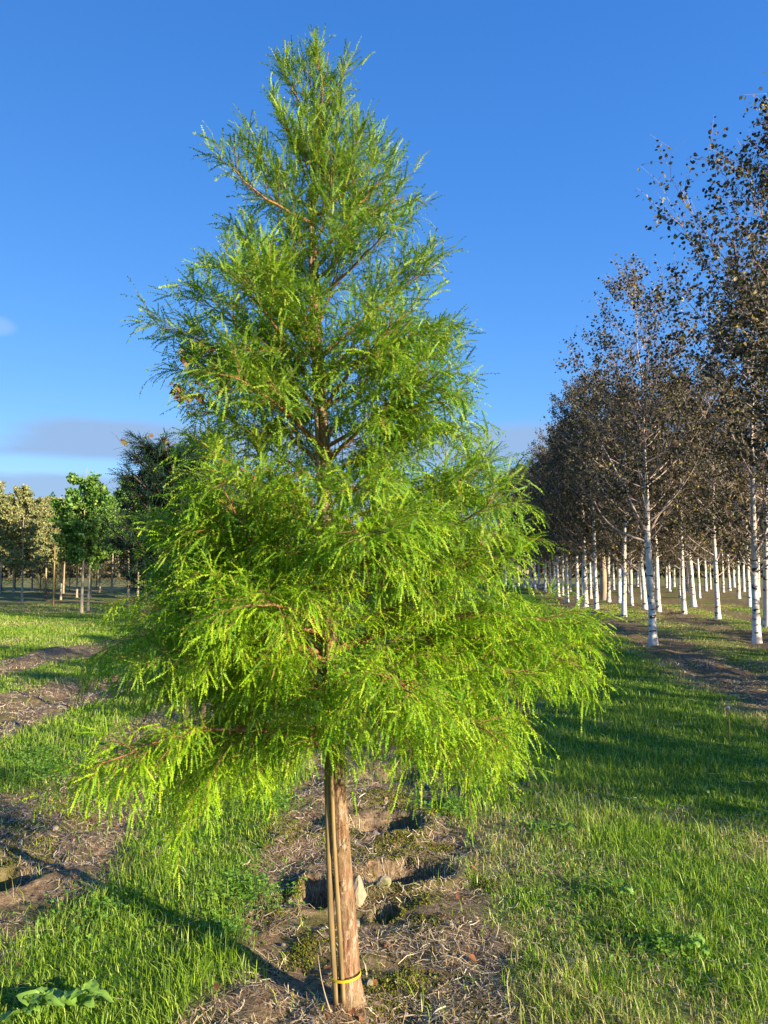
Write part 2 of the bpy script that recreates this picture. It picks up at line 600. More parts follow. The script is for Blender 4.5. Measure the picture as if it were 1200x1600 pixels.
def dry_mask(x, y):
    s = x - 0.125 * y
    d = 0.12 + 1.0 * fbm(x, y, 1.3, 4, 31) + .6 * fbm(x, y, 4.5, 3, 35)
    d += 0.34 * (1 - smooth01(x - 0.0, 0.5, 1.6)) * (x > 0) * (1 - smooth01(y, 5, 8))
    d += 0.10 * (y < 5)
    d += 0.14 * (1 - smooth01(y, 3.4, 4.6)) * (x > 0)
    d += 0.6 * smooth01(s, 2.2, 3.0)
    d -= 0.5 * smooth01(s, 0.8, 1.5) * (1 - smooth01(s, 2.3, 2.9)) * smooth01(y, 4.0, 7.5)
    d -= 0.3 * (x < -0.9) * (y < 6)
    far = smooth01(y, 14, 16) * (x < 0)
    band = 0.5 + 0.5 * np.sin(y * 1.15 + 0.4 * x)
    d += far * (band * 0.5 - 0.1)
    d += 0.45 * smooth01(y, 23, 26) * (x < 0)
    return np.clip(d, 0, 1)


PITS = []
for (u, v, ru, ry, dep) in [(602, 1285, .23, .19, .15), (622, 1365, .23, .15, .14), (492, 1390, .09, .15, .14), (600, 1418, .07, .07, .09),
                            (612, 1212, .25, .20, .12), (5, 1378, .16, .18, .10), (150, 1072, .5, .35, .10)]:
    g = ground_at(u, v)
    PITS.append((g[0], g[1], ru, ry, dep))


def height(x, y):
    x = np.asarray(x, float)
    y = np.asarray(y, float)
    r = np.hypot(x, y)
    h = 0.05 * fbm(x, y, 0.6, 3, 2) * np.minimum(1, r / 4)
    d = dirt_mask(x, y)
    near = np.clip(1.6 - r / 14, 0, 1)
    h = h + d * near * (0.045 * fbm(x, y, 3.5, 5, 41, 0.55) - 0.01)
    h = h + near * 0.018 * fbm(x, y, 5, 3, 77)
    # rough ridges along the birch rows and ruts at the left
    h = h + d * smooth01(y, 8, 11) * 0.16 * fbm(x, y, 1.6, 4, 51)
    wx = x + .07 * fbm(x, y, 7, 3, 61)
    wy = y + .07 * fbm(x, y, 7, 3, 67)
    for (px, py, rx, ry, dep) in PITS:
        q = ((wx - px) / rx) ** 2 + ((wy - py) / ry) ** 2
        h = h - dep * (1 - smooth01(q, 0.1, 1.45)) * (1 + .9 * fbm(x, y, 9, 3, 71)) + dep * 0.18 * np.exp(-((q - 1.7) / 0.7) ** 2)
    # soil settles flat against the stem
    bx, by = ground_at(548, 1565)
    w = np.exp(-((x - bx) ** 2 + (y - by) ** 2) / 0.10 ** 2)
    return h * (1 - w)


def axis_pts(lo, hi, fine_lo, fine_hi, step, grow=1.09):
    pts = list(np.arange(fine_lo, fine_hi, step))
    s = step
    p = pts[-1]
    while p < hi:
        s *= grow
        p += s
        pts.append(p)
    s = step
    p = fine_lo
    left = []
    while p > lo:
        s *= grow
        p -= s
        left.append(p)
    return np.array(left[::-1] + pts)


gx = axis_pts(-1800, 1800, -3.2, 3.4, 0.022, 1.045)
gy = axis_pts(-200, 2500, 2.0, 7.0, 0.022, 1.03)
GX, GY = np.meshgrid(gx, gy)
GZ = height(GX, GY)
ny, nx = GX.shape
V = np.stack([GX, GY, GZ], -1).reshape(-1, 3)
ii = (np.arange(ny - 1)[:, None] * nx + np.arange(nx - 1)[None, :]).ravel()
Fq = np.stack([ii, ii + 1, ii + nx + 1, ii + nx], -1)
gm = 1 - dirt_mask(GX, GY)
ground = obj('ground', mk_mesh('ground', V, Fq, M_GROUND, {'grassy': gm.ravel(), 'dry': dry_mask(GX, GY).ravel()}, True))
tag(ground, 'nursery field of grass lanes and bare planting strips', None, None, 'structure')


def gz(x, y):
    return float(height(np.array([x]), np.array([y]))[0])


# ------------------------------------------------------------------ grass, straw, clover, moss (stuff)
rng = np.random.default_rng(7)


def scatter(n, ymin, ymax, xl, xr, power):
    """points in the view fan, density falling as 1/y**power ; xl/xr half-width factors"""
    u = rng.random(n)
    if abs(power - 2) < 1e-6:
        y = ymin * (ymax / ymin) ** u
    else:
        p = 2 - power
        y = (ymin ** p + u * (ymax ** p - ymin ** p)) ** (1 / p)
    x = (rng.random(n) * (xl + xr) - xl) * (y + 0.6)
    return x, y


def blades(x, y, h, w, lean, dry, mat, name, label, bend=1.0):
    n = len(x)
    z = height(x, y)
    az = rng.random(n) * 2 * math.pi
    side = np.stack([np.cos(az), np.sin(az), np.zeros(n)], -1)
    la = az + math.pi / 2 + rng.normal(0, 0.5, n)
    ld = np.stack([np.cos(la), np.sin(la), np.zeros(n)], -1)
    base = np.stack([x, y, z - 0.004], -1)
    up = np.array([0, 0, 1.0])
    m1 = base + up * (h * 0.55)[:, None] + ld * (h * lean * 0.35)[:, None]
    tip = base + up * (h * (1 - 0.25 * lean))[:, None] + ld * (h * lean * bend)[:, None]
    W = side * (w / 2)[:, None]
    V = np.stack([base - W, base + W, m1 + W * 0.8, m1 - W * 0.8, tip], 1).reshape(-1, 3)
    b = np.arange(n) * 5
    Q = np.stack([b, b + 1, b + 2, b + 3], -1)
    T = np.stack([b + 3, b + 2, b + 4], -1)
    o = obj(name, mk_mesh(name, V, [Q, T], mat, {'dry': np.repeat(dry, 5)}))
    tag(o, label, None, None, 'stuff')
    return o


def make_grass():
    x, y = scatter(760000, 1.9, 30, 0.62, 0.66, 1.35)
    dm = dirt_mask(x, y)
    clump = fbm(x, y, 9, 3, 91)
    keep = rng.random(len(x)) > (dm * 0.96 + 0.0) + np.clip(-clump * 0.9, 0, 0.6) * (y < 9)
    x, y, dm, clump = x[keep], y[keep], dm[keep], clump[keep]
    n = len(x)
    d = dry_mask(x, y)
    dry = (rng.random(n) < d * 0.75).astype(float) * rng.uniform(0.6, 1, n) + rng.uniform(0, 0.2, n)
    lush = np.clip(0.5 + 1.2 * fbm(x, y, 1.7, 3, 121), 0.15, 1.3)
    s = x - 0.125 * y
    h = rng.gamma(4.5, 0.0125, n).clip(.02, .13) * (0.42 + 0.66 * lush) * (1 + 0.5 * np.clip(clump, -.4, .6))
    h *= np.where((s > 3.0), 0.6, 1.0)
    h *= np.where(dry > 0.6, 0.85, 1)
    w = rng.uniform(0.0022, 0.0045, n) * np.maximum(1, y / 4.0) ** 0.85
    lean = rng.gamma(2.2, .32, n).clip(.05, 1.7)
    blades(x, y, h, w, lean, np.clip(dry, 0, 1), M_GRASS, 'grass', 'green and straw-tinted grass growing over the lanes between rows')


def make_straw():
    x, y = scatter(230000, 1.9, 13, 0.62, 0.6, 1.3)
    dm = dirt_mask(x, y)
    keep = rng.random(len(x)) < np.maximum(dm * 0.7, .05 + .35 * dry_mask(x, y))
    keep &= fbm(x, y, 3.5, 3, 205) > -0.22
    x, y = x[keep], y[keep]
    n = len(x)
    # lying straws: three-segment ribbons
    az = rng.random(n) * 2 * math.pi
    L = rng.gamma(2.0, 0.022, n) + 0.015
    L = np.minimum(L, 0.19)
    crv = rng.normal(0, 0.5, n)
    w = rng.uniform(0.0012, 0.0032, n) * np.maximum(1, y / 4)
    P = []
    for k, t in enumerate((0, .33, .66, 1)):
        a = az + crv * (t - .5)
        px = x + np.cos(a) * L * (t - .5)
        py = y + np.sin(a) * L * (t - .5)
        P.append(np.stack([px, py, height(px, py) + 0.003 + rng.gamma(1.3, 0.004, n)], -1))
    P = np.stack(P, 1)
    sd = np.stack([-np.sin(az), np.cos(az), rng.normal(0, .4, n)], -1)[:, None] * (w / 2)[:, None, None]
    V = np.stack([P - sd, P + sd], 2).reshape(-1, 3)
    b = (np.arange(n) * 8)[:, None] + np.arange(3)[None] * 2
    b = b.ravel()
    Q = np.stack([b, b + 1, b + 3, b + 2], -1)
    o = obj('straw', mk_mesh('straw', V, Q, M_STRAW))
    tag(o, 'dry straw and dead stems strewn over the bare planting strips', None, None, 'stuff')


def leaflets(c, nrm, f, L, W):
    """flat pointed-oval leaf, 6 verts; arrays"""
    s = norm(np.cross(nrm, f))
    n = len(c)
    L = L[:, None]
    W = W[:, None]
    v = [c, c + f * L * .35 + s * W * .5, c + f * L * .75 + s * W * .38, c + f * L, c + f * L * .75 - s * W * .38, c + f * L * .35 - s * W * .5]
    V = np.stack(v, 1)
    V[:, [1, 2, 4, 5]] += (nrm * W * 0.15)[:, None]
    V = V.reshape(-1, 3)
    b = np.arange(n) * 6
    F = np.concatenate([np.stack([b, b + 1, b + 2, b + 3], -1), np.stack([b, b + 3, b + 4, b + 5], -1)])
    return V, F


def make_clover():
    cs = []
    for (u, v, r, n) in [(375, 1395, .26, 900), (350, 1460, .12, 250), (700, 1260, .28, 600), (690, 1200, .3, 400), (60, 1205, .55, 1500), (60, 1180, .4, 700),
                         (430, 1260, .25, 400), (1040, 1490, .2, 250), (850, 1300, .25, 250), (160, 1430, .3, 250), (960, 1400, .5, 300)]:
        g = ground_at(u, v)
        a = rng.random(n) * 2 * math.pi
        q = np.abs(rng.normal(0, r * .6, n))
        cs.append(np.stack([g[0] + np.cos(a) * q, g[1] + np.sin(a) * q * 1.2], -1))
    c = np.concatenate(cs)
    n = len(c)
    z = height(c[:, 0], c[:, 1]) + rng.uniform(0.015, 0.055, n)
    C = np.column_stack([c, z])
    nr = norm(np.column_stack([rng.normal(0, .35, n), rng.normal(0, .35, n), np.ones(n)]))
    parts = []
    a0 = rng.random(n) * 6.28
    for k in range(3):
        a = a0 + k * 2.094
        f = np.column_stack([np.cos(a), np.sin(a), np.zeros(n)])
        f = norm(f - nr * (f * nr).sum(1, keepdims=True))
        sz = rng.uniform(0.007, 0.014, n)
        parts.append(leaflets(C, nr, f, sz, sz * .95))
    st = np.stack([np.column_stack([c, z - .05]), C], 1)
    parts.append(tubes(st, np.full((n, 2), .0007), 3))
    V, F = join(parts)
    o = obj('clover', mk_mesh('clover', V, F, M_CLOVER))
    tag(o, 'patches of small clover leaves in the sward', None, None, 'stuff')


def make_moss():
    cs = []
    spots = [(455, 1385, .12, 1500), (640, 1310, .28, 2600), (600, 1330, .2, 1400), (680, 1270, .2, 700), (630, 1370, .2, 1200), (540, 1300, .25, 1200), (640, 1430, .15, 900),
             (440, 1300, .22, 900), (600, 1250, .25, 900), (430, 1420, .12, 500), (60, 1290, .35, 2500), (110, 1260, .3, 1300), (40, 1330, .25, 1200), (620, 1540, .2, 900), (470, 1480, .15, 500), (760, 1380, .1, 200)]
    for (u, v, r, n) in spots:
        g = ground_at(u, v)
        p = rng.normal(0, 1, (n, 2)) * np.array([r * .5, r * .55])
        cs.append(g + p)
    c = np.concatenate(cs)
    c = c[fbm(c[:, 0], c[:, 1], 9, 3, 301) > -0.15]
    n = len(c)
    z = height(c[:, 0], c[:, 1])
    C = np.column_stack([c, z])
    parts = []
    for k in range(4):
        a = rng.random(n) * 6.28
        f = norm(np.column_stack([np.cos(a), np.sin(a), rng.uniform(.5, 2.0, n)]))
        nr = norm(np.cross(f, np.column_stack([rng.normal(size=n), rng.normal(size=n), rng.normal(size=n)])))
        L = rng.uniform(.006, .014, n)
        parts.append(leaflets(C, nr, f, L, L * .4))
    V, F = join(parts)
    o = obj('moss', mk_mesh('moss', V, F, M_MOSS))
    tag(o, 'olive green moss cushions on the bare soil', None, None, 'stuff')


def make_litter():
    pts = []
    x, y = scatter(2600, 2.0, 12, .6, .6, 1.4)
    k = rng.random(len(x)) < (dirt_mask(x, y) * .30 + .018)
    x, y = x[k], y[k]
    extra = [(603, 1375), (612, 1390), (590, 1352), (597, 1362), (620, 1400), (480, 1408), (492, 1412), (640, 1360), (690, 1345), (375, 1350)]
    for e in extra:
        g = ground_at(*e)
        x = np.append(x, g[0] + rng.normal(0, .02))
        y = np.append(y, g[1])
    n = len(x)
    C = np.column_stack([x, y, height(x, y) + .012])
    nr = norm(np.column_stack([rng.normal(0, .6, n), rng.normal(0, .6, n), np.ones(n)]))
    a = rng.random(n) * 6.28
    f = np.column_stack([np.cos(a), np.sin(a), np.zeros(n)])
    f = norm(f - nr * (f * nr).sum(1, keepdims=True))
    L = rng.uniform(.018, .045, n)
    V, F = leaflets(C, nr, f, L, L * .7)
    o = obj('leaf_litter', mk_mesh('leaf_litter', V, F, M_LITTER))
    tag(o, 'scattered fallen brown leaves on soil and grass', None, None, 'stuff')


M_LITTER = leaf_mat('litter', [(0, (0.18, 0.07, 0.03)), (.6, (0.36, 0.15, 0.07)), (1, (0.50, 0.30, 0.16))], .15)


def rock_mesh(name, r, seed, mat, squash=(1, 1, 1), facets=0.35, sub=3):
    import bmesh
    bm = bmesh.new()
    bmesh.ops.create_icosphere(bm, subdivisions=sub, radius=1)
    rr = np.random.default_rng(seed)
    planes = norm(rr.normal(size=(9, 3)))
    dist = rr.uniform(1 - facets, 1.0, 9)
    for v in bm.verts:
        p = np.array(v.co)
        for pl, ds in zip(planes, dist):
            q = p @ pl
            if q > ds:
                p = p - pl * (q - ds) * 0.9
        p = p * (1 + 0.06 * math.sin(p[0] * 7 + seed) * math.sin(p[1] * 9) + 0.04 * rr.normal() * .5)
        v.co = Vector(p * r * np.array(squash))
    me = bpy.data.meshes.new(name)
    bm.to_mesh(me)
    bm.free()
    me.materials.append(mat)
    return me


def make_pebbles():
    parts = []
    x, y = scatter(2600, 2.0, 9, .55, .55, 1.3)
    k = rng.random(len(x)) < dirt_mask(x, y) * .5
    x, y = x[k], y[k]
    n = len(x)
    base = norm(np.array([[1, 0, 0], [-1, 0, 0], [0, 1, 0], [0, -1, 0], [0, 0, 1], [0, 0, -1]], float))
    R = rng.gamma(1.6, .002, n)[:, None, None] + .002
    C = np.column_stack([x, y, height(x, y) + .002])[:, None]
    V = C + base[None] * R * rng.uniform(.6, 1.3, (n, 6, 3))
    fi = np.array([[0, 2, 4], [2, 1, 4], [1, 3, 4], [3, 0, 4], [2, 0, 5], [1, 2, 5], [3, 1, 5], [0, 3, 5]])
    F = (np.arange(n) * 6)[:, None, None] + fi[None]
    o = obj('pebbles', mk_mesh('pebbles', V.reshape(-1, 3), F.reshape(-1, 3), M_ST_GREY, None, True))
    tag(o, 'small pebbles and soil crumbs on the bare strips', None, None, 'stuff')


# ------------------------------------------------------------------ the young cypress
TY = 2.93
TR = [(548, 1576, .062), (547, 1560, .050), (546, 1530, .0405), (543, 1450, .036), (538, 1380, .033), (533, 1300, .029), (527, 1200, .0265), (523, 1130, .025), (518, 1000, .023),
      (513, 850, .0215), (508, 700, .020), (500, 580, .016), (494, 450, .012), (489, 330, .009), (492, 240, .006), (502, 160, .004), (513, 82, .0018)]
trunk_pts = np.array([at(u, v, TY) for u, v, r in TR])
trunk_r = np.array([r for u, v, r in TR])
TZ = trunk_pts[:, 2]


def trunk_at(z):
    return np.column_stack([np.interp(z, TZ, trunk_pts[:, 0]), np.interp(z, TZ, trunk_pts[:, 1]), z])


def strand_templates(nn=14, seed=3):
    """feather-like leafy shoots of unit length along +x, bending towards -z"""
    r = np.random.default_rng(seed)
    outs = []
    for k in range(10):
        bend = r.uniform(0.15, 1.0)
        t = np.linspace(0, 1, nn)
        th = -bend * t ** 1.3
        dx = np.cos(th)
        dz = np.sin(th)
        ax = np.zeros((nn, 3))
        ax[1:, 0] = np.cumsum(dx[:-1]) / (nn - 1)
        ax[1:, 2] = np.cumsum(dz[:-1]) / (nn - 1)
        tang = np.stack([dx, np.zeros(nn), dz], -1)
        w = 0.060 * (1 - 0.55 * t) * (0.6 + 0.4 * np.minimum(1, t * 6))
        tips = []
        for sgn in (-1, 1):
            tp = ax[:-1] + tang[:-1] * (w[:-1, None] * r.uniform(1.2, 1.9, (nn - 1, 1))) + \
                np.array([0, sgn, 0]) * (w[:-1, None] * r.uniform(.7, 1.2, (nn - 1, 1)))
            tp[:, 2] += r.normal(0, .03, nn - 1)
            tips.append(tp)
        V = np.vstack([ax, tips[0], tips[1]])
        outs.append(V)
    i = np.arange(nn - 1)
    F = np.concatenate([np.stack([i, nn + i, i + 1], -1), np.stack([i, i + 1, 2 * nn - 1 + i], -1)])
    return np.array(outs), F


def strands(base, f, up, L, templ, F, wmul=None, r=None):
    n = len(base)
    f = norm(f)
    s = norm(np.cross(up, f))
    u = np.cross(f, s)
    k = r.integers(0, len(templ), n)
    T = templ[k]
    W = np.ones(n) if wmul is None else wmul
    V = base[:, None] + L[:, None, None] * (T[:, :, 0:1] * f[:, None] + T[:, :, 1:2] * (s * W[:, None])[:, None] + T[:, :, 2:3] * u[:, None])
    m = T.shape[1]
    FF = (np.arange(n) * m)[:, None, None] + F[None]
    return V.reshape(-1, 3), FF.reshape(-1, 3), m


ENV = np.array([  # photo row, left edge, right edge of the crown
    (80, 478, 525), (130, 425, 545), (200, 400, 585), (250, 385, 610), (300, 402, 645), (350, 385, 640), (400, 335, 640), (430, 310, 685),
    (500, 262, 718), (560, 285, 705), (620, 318, 725), (690, 320, 745), (750, 310, 790), (800, 290, 810), (850, 250, 815), (900, 240, 815),
    (950, 240, 850), (1000, 230, 900), (1050, 225, 900), (1100, 245, 850), (1150, 235, 800), (1200, 230, 760)], float)
env_z = np.array([at(600, v, TY)[2] for v in ENV[:, 0]])
env_l = np.array([-(at(l, v, TY)[0] - np.interp(at(600, v, TY)[2], TZ, trunk_pts[:, 0])) for v, l, r in ENV])
env_r = np.array([(at(r, v, TY)[0] - np.interp(at(600, v, TY)[2], TZ, trunk_pts[:, 0])) for v, l, r in ENV])


def env(z, side):
    l = np.interp(z, env_z[::-1], env_l[::-1])
    r = np.interp(z, env_z[::-1], env_r[::-1])
    w = (side + 1) / 2
    return l * (1 - w) + r * w


# hand-placed limbs read off the photograph: (start row on stem, elbow u,v, tip u,v, depth of tip from stem)
LIMBS = [
    (300, 455, 230, 418, 118, -.05), (330, 430, 280, 382, 228, .05), (350, 420, 320, 345, 250, -.3), (250, 520, 180, 543, 92, 0.0), (300, 540, 230, 585, 192, -.05),
    (180, 480, 120, 483, 66, .03), (210, 455, 150, 440, 95, .05), (340, 560, 290, 606, 215, .1),
    (420, 560, 340, 652, 300, .05), (400, 570, 330, 625, 250, -.15), (470, 570, 400, 640, 350, -.3), (520, 420, 450, 350, 365, .1), (540, 400, 470, 325, 395, -.1),
    (650, 400, 520, 300, 440, -.1), (640, 380, 560, 250, 495, -.05), (660, 400, 600, 275, 560, .1), (620, 430, 520, 380, 430, -.35),
    (560, 600, 470, 695, 410, .0), (600, 610, 520, 722, 490, -.1), (640, 620, 560, 718, 540, .15), (700, 640, 620, 735, 610, -.1), (740, 640, 680, 750, 660, .1),
    (760, 400, 700, 320, 620, .0), (800, 400, 750, 325, 700, -.15), (860, 400, 790, 300, 790, -.2), (930, 370, 850, 235, 835, -.15), (980, 340, 900, 245, 880, .1),
    (1000, 350, 940, 150, 1012, .0), (1080, 350, 1000, 235, 1010, -.35), (1120, 330, 1080, 225, 1060, .15), (1170, 340, 1130, 130, 1215, -.35), (1160, 330, 1110, 180, 1200, -.55), (1150, 360, 1120, 240, 1180, -.2),
    (870, 640, 850, 800, 730, -.1), (900, 680, 850, 810, 790, -.25), (830, 640, 760, 775, 740, .15), (980, 700, 940, 822, 830, .05),
    (1020, 740, 930, 925, 975, -.05), (1040, 740, 950, 905, 1030, -.25), (1060, 720, 1000, 900, 1010, .25), (1100, 700, 1020, 850, 1060, -.45), (1130, 680, 1080, 780, 1150, -.5), (1140, 670, 1120, 790, 1180, -.2),
    (1010, 380, 930, 262, 840, .0), (1030, 360, 960, 300, 800, -.2), (1060, 380, 980, 215, 930, -.1), (960, 400, 880, 345, 760, -.4), (1040, 410, 980, 330, 900, -.55), (1100, 400, 1050, 300, 960, -.5),
    (700, 420, 620, 330, 560, -.4), (560, 430, 470, 390, 380, -.25), (640, 560, 560, 640, 470, -.4), (720, 600, 640, 690, 560, -.35),
    (900, 560, 820, 590, 840, -.75), (840, 540, 760, 560, 770, -.6), (1010, 470, 930, 400, 950, -.75), (1150, 480, 1120, 500, 1165, -.5), (1090, 600, 1020, 660, 1080, -.8),
]


def make_cypress():
    r = np.random.default_rng(12)
    P0, P1, P2 = [], [], []
    for (v0, eu, ev, tu, tv, dy) in LIMBS:
        z0 = at(500, v0, TY)[2]
        p0 = trunk_at(np.array([z0]))[0]
        p2 = at(tu, tv, TY + dy)
        p1 = at(eu, ev, TY + dy * .5)
        cx = np.interp(p2[2], TZ, trunk_pts[:, 0])
        if tv < 150:
            sh = .97
        elif tv < 700:
            sh = .85
        elif tv < 930:
            sh = .88 if tu > 500 else .93
        else:
            sh = .97 if tu > 500 else 1.03
        p2[0] = cx + (p2[0] - cx) * sh
        p2[2] -= .05 * (tv < 700) + .05 * (tv < 150)
        P0.append(p0)
        P1.append(p1)
        P2.append(p2)
    # remaining limbs round the stem
    n = 50
    zt = np.concatenate([np.linspace(1.02, 2.3, 34), np.linspace(2.35, 3.55, 16)]) + r.normal(0, .03, n)
    az = np.arange(n) * 2.39996 + r.normal(0, .25, n)
    side = np.cos(az)
    R = env(zt, side) * r.uniform(.52, .84, n) * np.interp(zt, [1.2, 1.7, 2.6, 3.1], [1.04, .92, .86, .78])
    Ry = R * .78
    tips = np.column_stack([R * np.cos(az), Ry * np.sin(az), np.zeros(n)])
    rise = np.interp(zt, [1.0, 1.6, 2.4, 3.6], [-.02, .12, .28, .35])
    base = trunk_at(np.maximum(zt - rise, .97))
    tip = trunk_at(zt) + tips
    ctrl = base * .45 + tip * .55 + np.array([0, 0, 1.0]) * (np.interp(zt, [1.0, 2.0, 3.6], [.16, .02, -.08]))[:, None]
    ctrl = ctrl + r.normal(0, .03, (n, 3))
    # the stem stays in view between the limb whorls
    zc = zt
    front = (np.sin(az) < -.2) & (np.abs(np.cos(az)) < .62) & (((zc > 1.25) & (zc < 1.62)) | ((zc > 1.85) & (zc < 2.2)))
    kp = ~front
    P0 = np.vstack([np.array(P0), base[kp]])
    P1 = np.vstack([np.array(P1), ctrl[kp]])
    P2 = np.vstack([np.array(P2), tip[kp]])
    P = bez(P0, P1, P2, 12)
    N = len(P)
    # crooked growth
    wob = np.cumsum(r.normal(0, .006, P.shape), axis=1)
    P = P + wob * np.linspace(0, 1, 12)[None, :, None]
    L = np.linalg.norm(np.diff(P, axis=1), axis=2).sum(1)
    zmid = P[:, :, 2].mean(1)
    rad0 = 0.0035 + 0.0085 * L / L.max()
    radP = rad0[:, None] * np.linspace(1, .18, 12)[None]
    # secondaries
    cnt = np.maximum(8, (L / .036)).astype(int)
    idx = np.repeat(np.arange(N), cnt)
    t = np.concatenate([np.linspace(.14, .99, c) for c in cnt]) + r.normal(0, .01, len(idx))
    t = np.clip(t, .1, .995)
    pos, tan = sample(P, idx, t)
    sgn = np.where(np.arange(len(idx)) % 2 == 0, 1, -1)
    sdir = norm(np.cross(tan, np.array([0, 0, 1.0]) + r.normal(0, .35, (len(idx), 3))))
    hz = np.clip((pos[:, 2] - 1.0) / 2.6, 0, 1)
    lenS = (0.10 + 0.42 * L[idx] * (1 - t) ** .8 * (.5 + .5 * np.minimum(1, t * 3))) * r.uniform(.55, 1.15, len(idx))
    lenS = np.minimum(lenS * np.interp(hz, [0, .3, .7, 1], [.9, 1.1, .85, .45]), .36)
    upk = np.interp(hz, [0, .3, .6, 1], [.12, .28, .5, .9]) + r.normal(0, .38, len(idx))
    d = norm(tan * .8 + sdir * sgn[:, None] * r.uniform(.5, 1.1, len(idx))[:, None] + np.array([0, 0, 1.0]) * upk[:, None])
    droop = np.interp(hz, [0, .4, 1], [-.24, -.12, .10])
    S = bez(pos, pos + d * lenS[:, None] * .5, pos + d * lenS[:, None] * .95 + np.array([0, 0, 1.0]) * (droop * lenS)[:, None], 5)
    ownS = idx
    radS = (np.minimum(.0024, .0010 + .004 * lenS))[:, None] * np.linspace(1, .35, 5)[None]
    def clear_of_stem(p, jit=.012):
        # shoots growing straight out of the front of the stem were pruned off
        xt = np.interp(p[:, 2], TZ, trunk_pts[:, 0]) + (p[:, 1] - TY) * .035
        zz_ = p[:, 2] + .03 * np.sin(p[:, 0] * 60)
        b = ((zz_ > 1.20) & (zz_ < 1.40)) | ((zz_ > 1.74) & (zz_ < 2.10))
        hw = .032 + r.normal(0, jit, len(p)) + np.maximum(0, TY - p[:, 1]) * -.02
        return ~(b & (np.abs(p[:, 0] - xt) < hw) & (p[:, 1] < TY) & (r.random(len(p)) < .93))

    ks = clear_of_stem(S[:, 2]) & clear_of_stem(S[:, 4])
    S, ownS, radS, lenS = S[ks], ownS[ks], radS[ks], lenS[ks]
    # twigs
    cnt = np.maximum(3, (lenS / .026)).astype(int)
    idx2 = np.repeat(np.arange(len(S)), cnt)
    t2 = np.concatenate([np.linspace(.15, 1, c) for c in cnt])
    pos2, tan2 = sample(S, idx2, np.clip(t2, 0, .999))
    m2 = len(idx2)
    sg2 = np.where(np.arange(m2) % 2 == 0, 1, -1)
    sd2 = norm(np.cross(tan2, np.array([0, 0, 1.0]) + r.normal(0, .5, (m2, 3))))
    hz2 = np.clip((pos2[:, 2] - 1.0) / 2.6, 0, 1)
    g2 = np.interp(hz2, [0, .35, .7, 1], [-.08, .04, .25, .65]) + r.normal(0, .38, m2)
    d2 = norm(tan2 * .8 + sd2 * (sg2 * r.uniform(.3, .9, m2))[:, None] + np.array([0, 0, 1.0]) * g2[:, None])
    lenT = r.uniform(.05, .13, m2) * np.interp(hz2, [0, .6, 1], [1, 1, .65])
    drp = np.interp(hz2, [0, .5, 1], [-.28, -.12, .0])
    Tw = bez(pos2, pos2 + d2 * lenT[:, None] * .5, pos2 + d2 * lenT[:, None] * .9 + np.array([0, 0, 1.0]) * (drp * lenT)[:, None], 4)
    own2 = ownS[idx2]
    kt = clear_of_stem(Tw[:, 1]) & clear_of_stem(Tw[:, 3])
    Tw, own2 = Tw[kt], own2[kt]
    m2 = len(Tw)
    radT = np.full((m2, 4), .0008) * np.linspace(1, .5, 4)[None]
    # leafy shoots on twigs
    ns = 7
    idx3 = np.repeat(np.arange(m2), ns)
    t3 = np.tile(np.linspace(.1, .999, ns), m2)
    pos3, tan3 = sample(Tw, idx3, t3)
    m3 = len(idx3)
    hz3 = np.clip((pos3[:, 2] - 1.0) / 2.6, 0, 1)
    sg3 = np.where(np.arange(m3) % 2 == 0, 1, -1)
    sg3 = np.where(np.arange(m3) % ns == ns - 1, 0, sg3)
    sd3 = norm(np.cross(tan3, np.array([0, 0, 1.0]) + r.normal(0, .6, (m3, 3))))
    g3 = np.interp(hz3, [0, .4, .75, 1], [-.22, -.10, .08, .4]) + r.normal(0, .36, m3)
    d3 = norm(tan3 * .95 + sd3 * (sg3 * r.uniform(.35, .9, m3))[:, None] + np.array([0, 0, 1.0]) * g3[:, None])
    lenL = r.uniform(.035, .085, m3) * np.interp(hz3, [0, .5, 1], [1.1, 1.2, 1.0])
    keep = r.random(m3) < np.interp(hz3, [0, .5, 1], [.88, .92, .72])
    # feathers along the secondaries as well
    idx4 = np.repeat(np.arange(len(S)), 7)
    t4 = np.tile(np.linspace(.1, .999, 7), len(S))
    pos4, tan4 = sample(S, idx4, t4)
    m4 = len(idx4)
    sd4 = norm(np.cross(tan4, r.normal(0, 1, (m4, 3))))
    hz4 = np.clip((pos4[:, 2] - 1.0) / 2.6, 0, 1)
    d4 = norm(tan4 * .8 + sd4 * .7 + np.array([0, 0, 1.0]) * (g3[:m4] if m4 <= m3 else 0)[:, None] * .5)
    keep &= clear_of_stem(pos3 + norm(d3) * .03)
    base = np.vstack([pos3[keep], pos4])
    dd = np.vstack([d3[keep], d4])
    LL = np.concatenate([lenL[keep], r.uniform(.03, .07, m4)])
    hh = np.concatenate([hz3[keep], hz4])
    own = np.concatenate([own2[idx3][keep], ownS[idx4]])
    tmpl, TF = strand_templates()
    upv = norm(np.array([0, 0, 1.0]) + r.normal(0, .35, (len(base), 3)))
    V, F, mv = strands(base, dd, upv, LL, tmpl, TF, np.minimum((0.075 / LL) * .85, 1.7) + .4 + .45 * (hh > .25), r)
    pb = r.normal(0, .18, N)      # each limb a little different in hue
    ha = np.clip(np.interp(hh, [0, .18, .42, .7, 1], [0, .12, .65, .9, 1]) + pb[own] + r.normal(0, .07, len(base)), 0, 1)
    root = obj('cypress_tree', None, None, tuple(trunk_pts[1]))
    tag(root, 'young bright green feathery swamp cypress standing alone in the foreground', 'tree')
    off = np.array(trunk_pts[1])
    print('cypress shoots', len(base), 'twigs', m2, 'sec', len(S))
    crown = obj('crown', mk_mesh('crown', V - off, F, M_FOL, {'h': np.repeat(ha, mv)}), root)
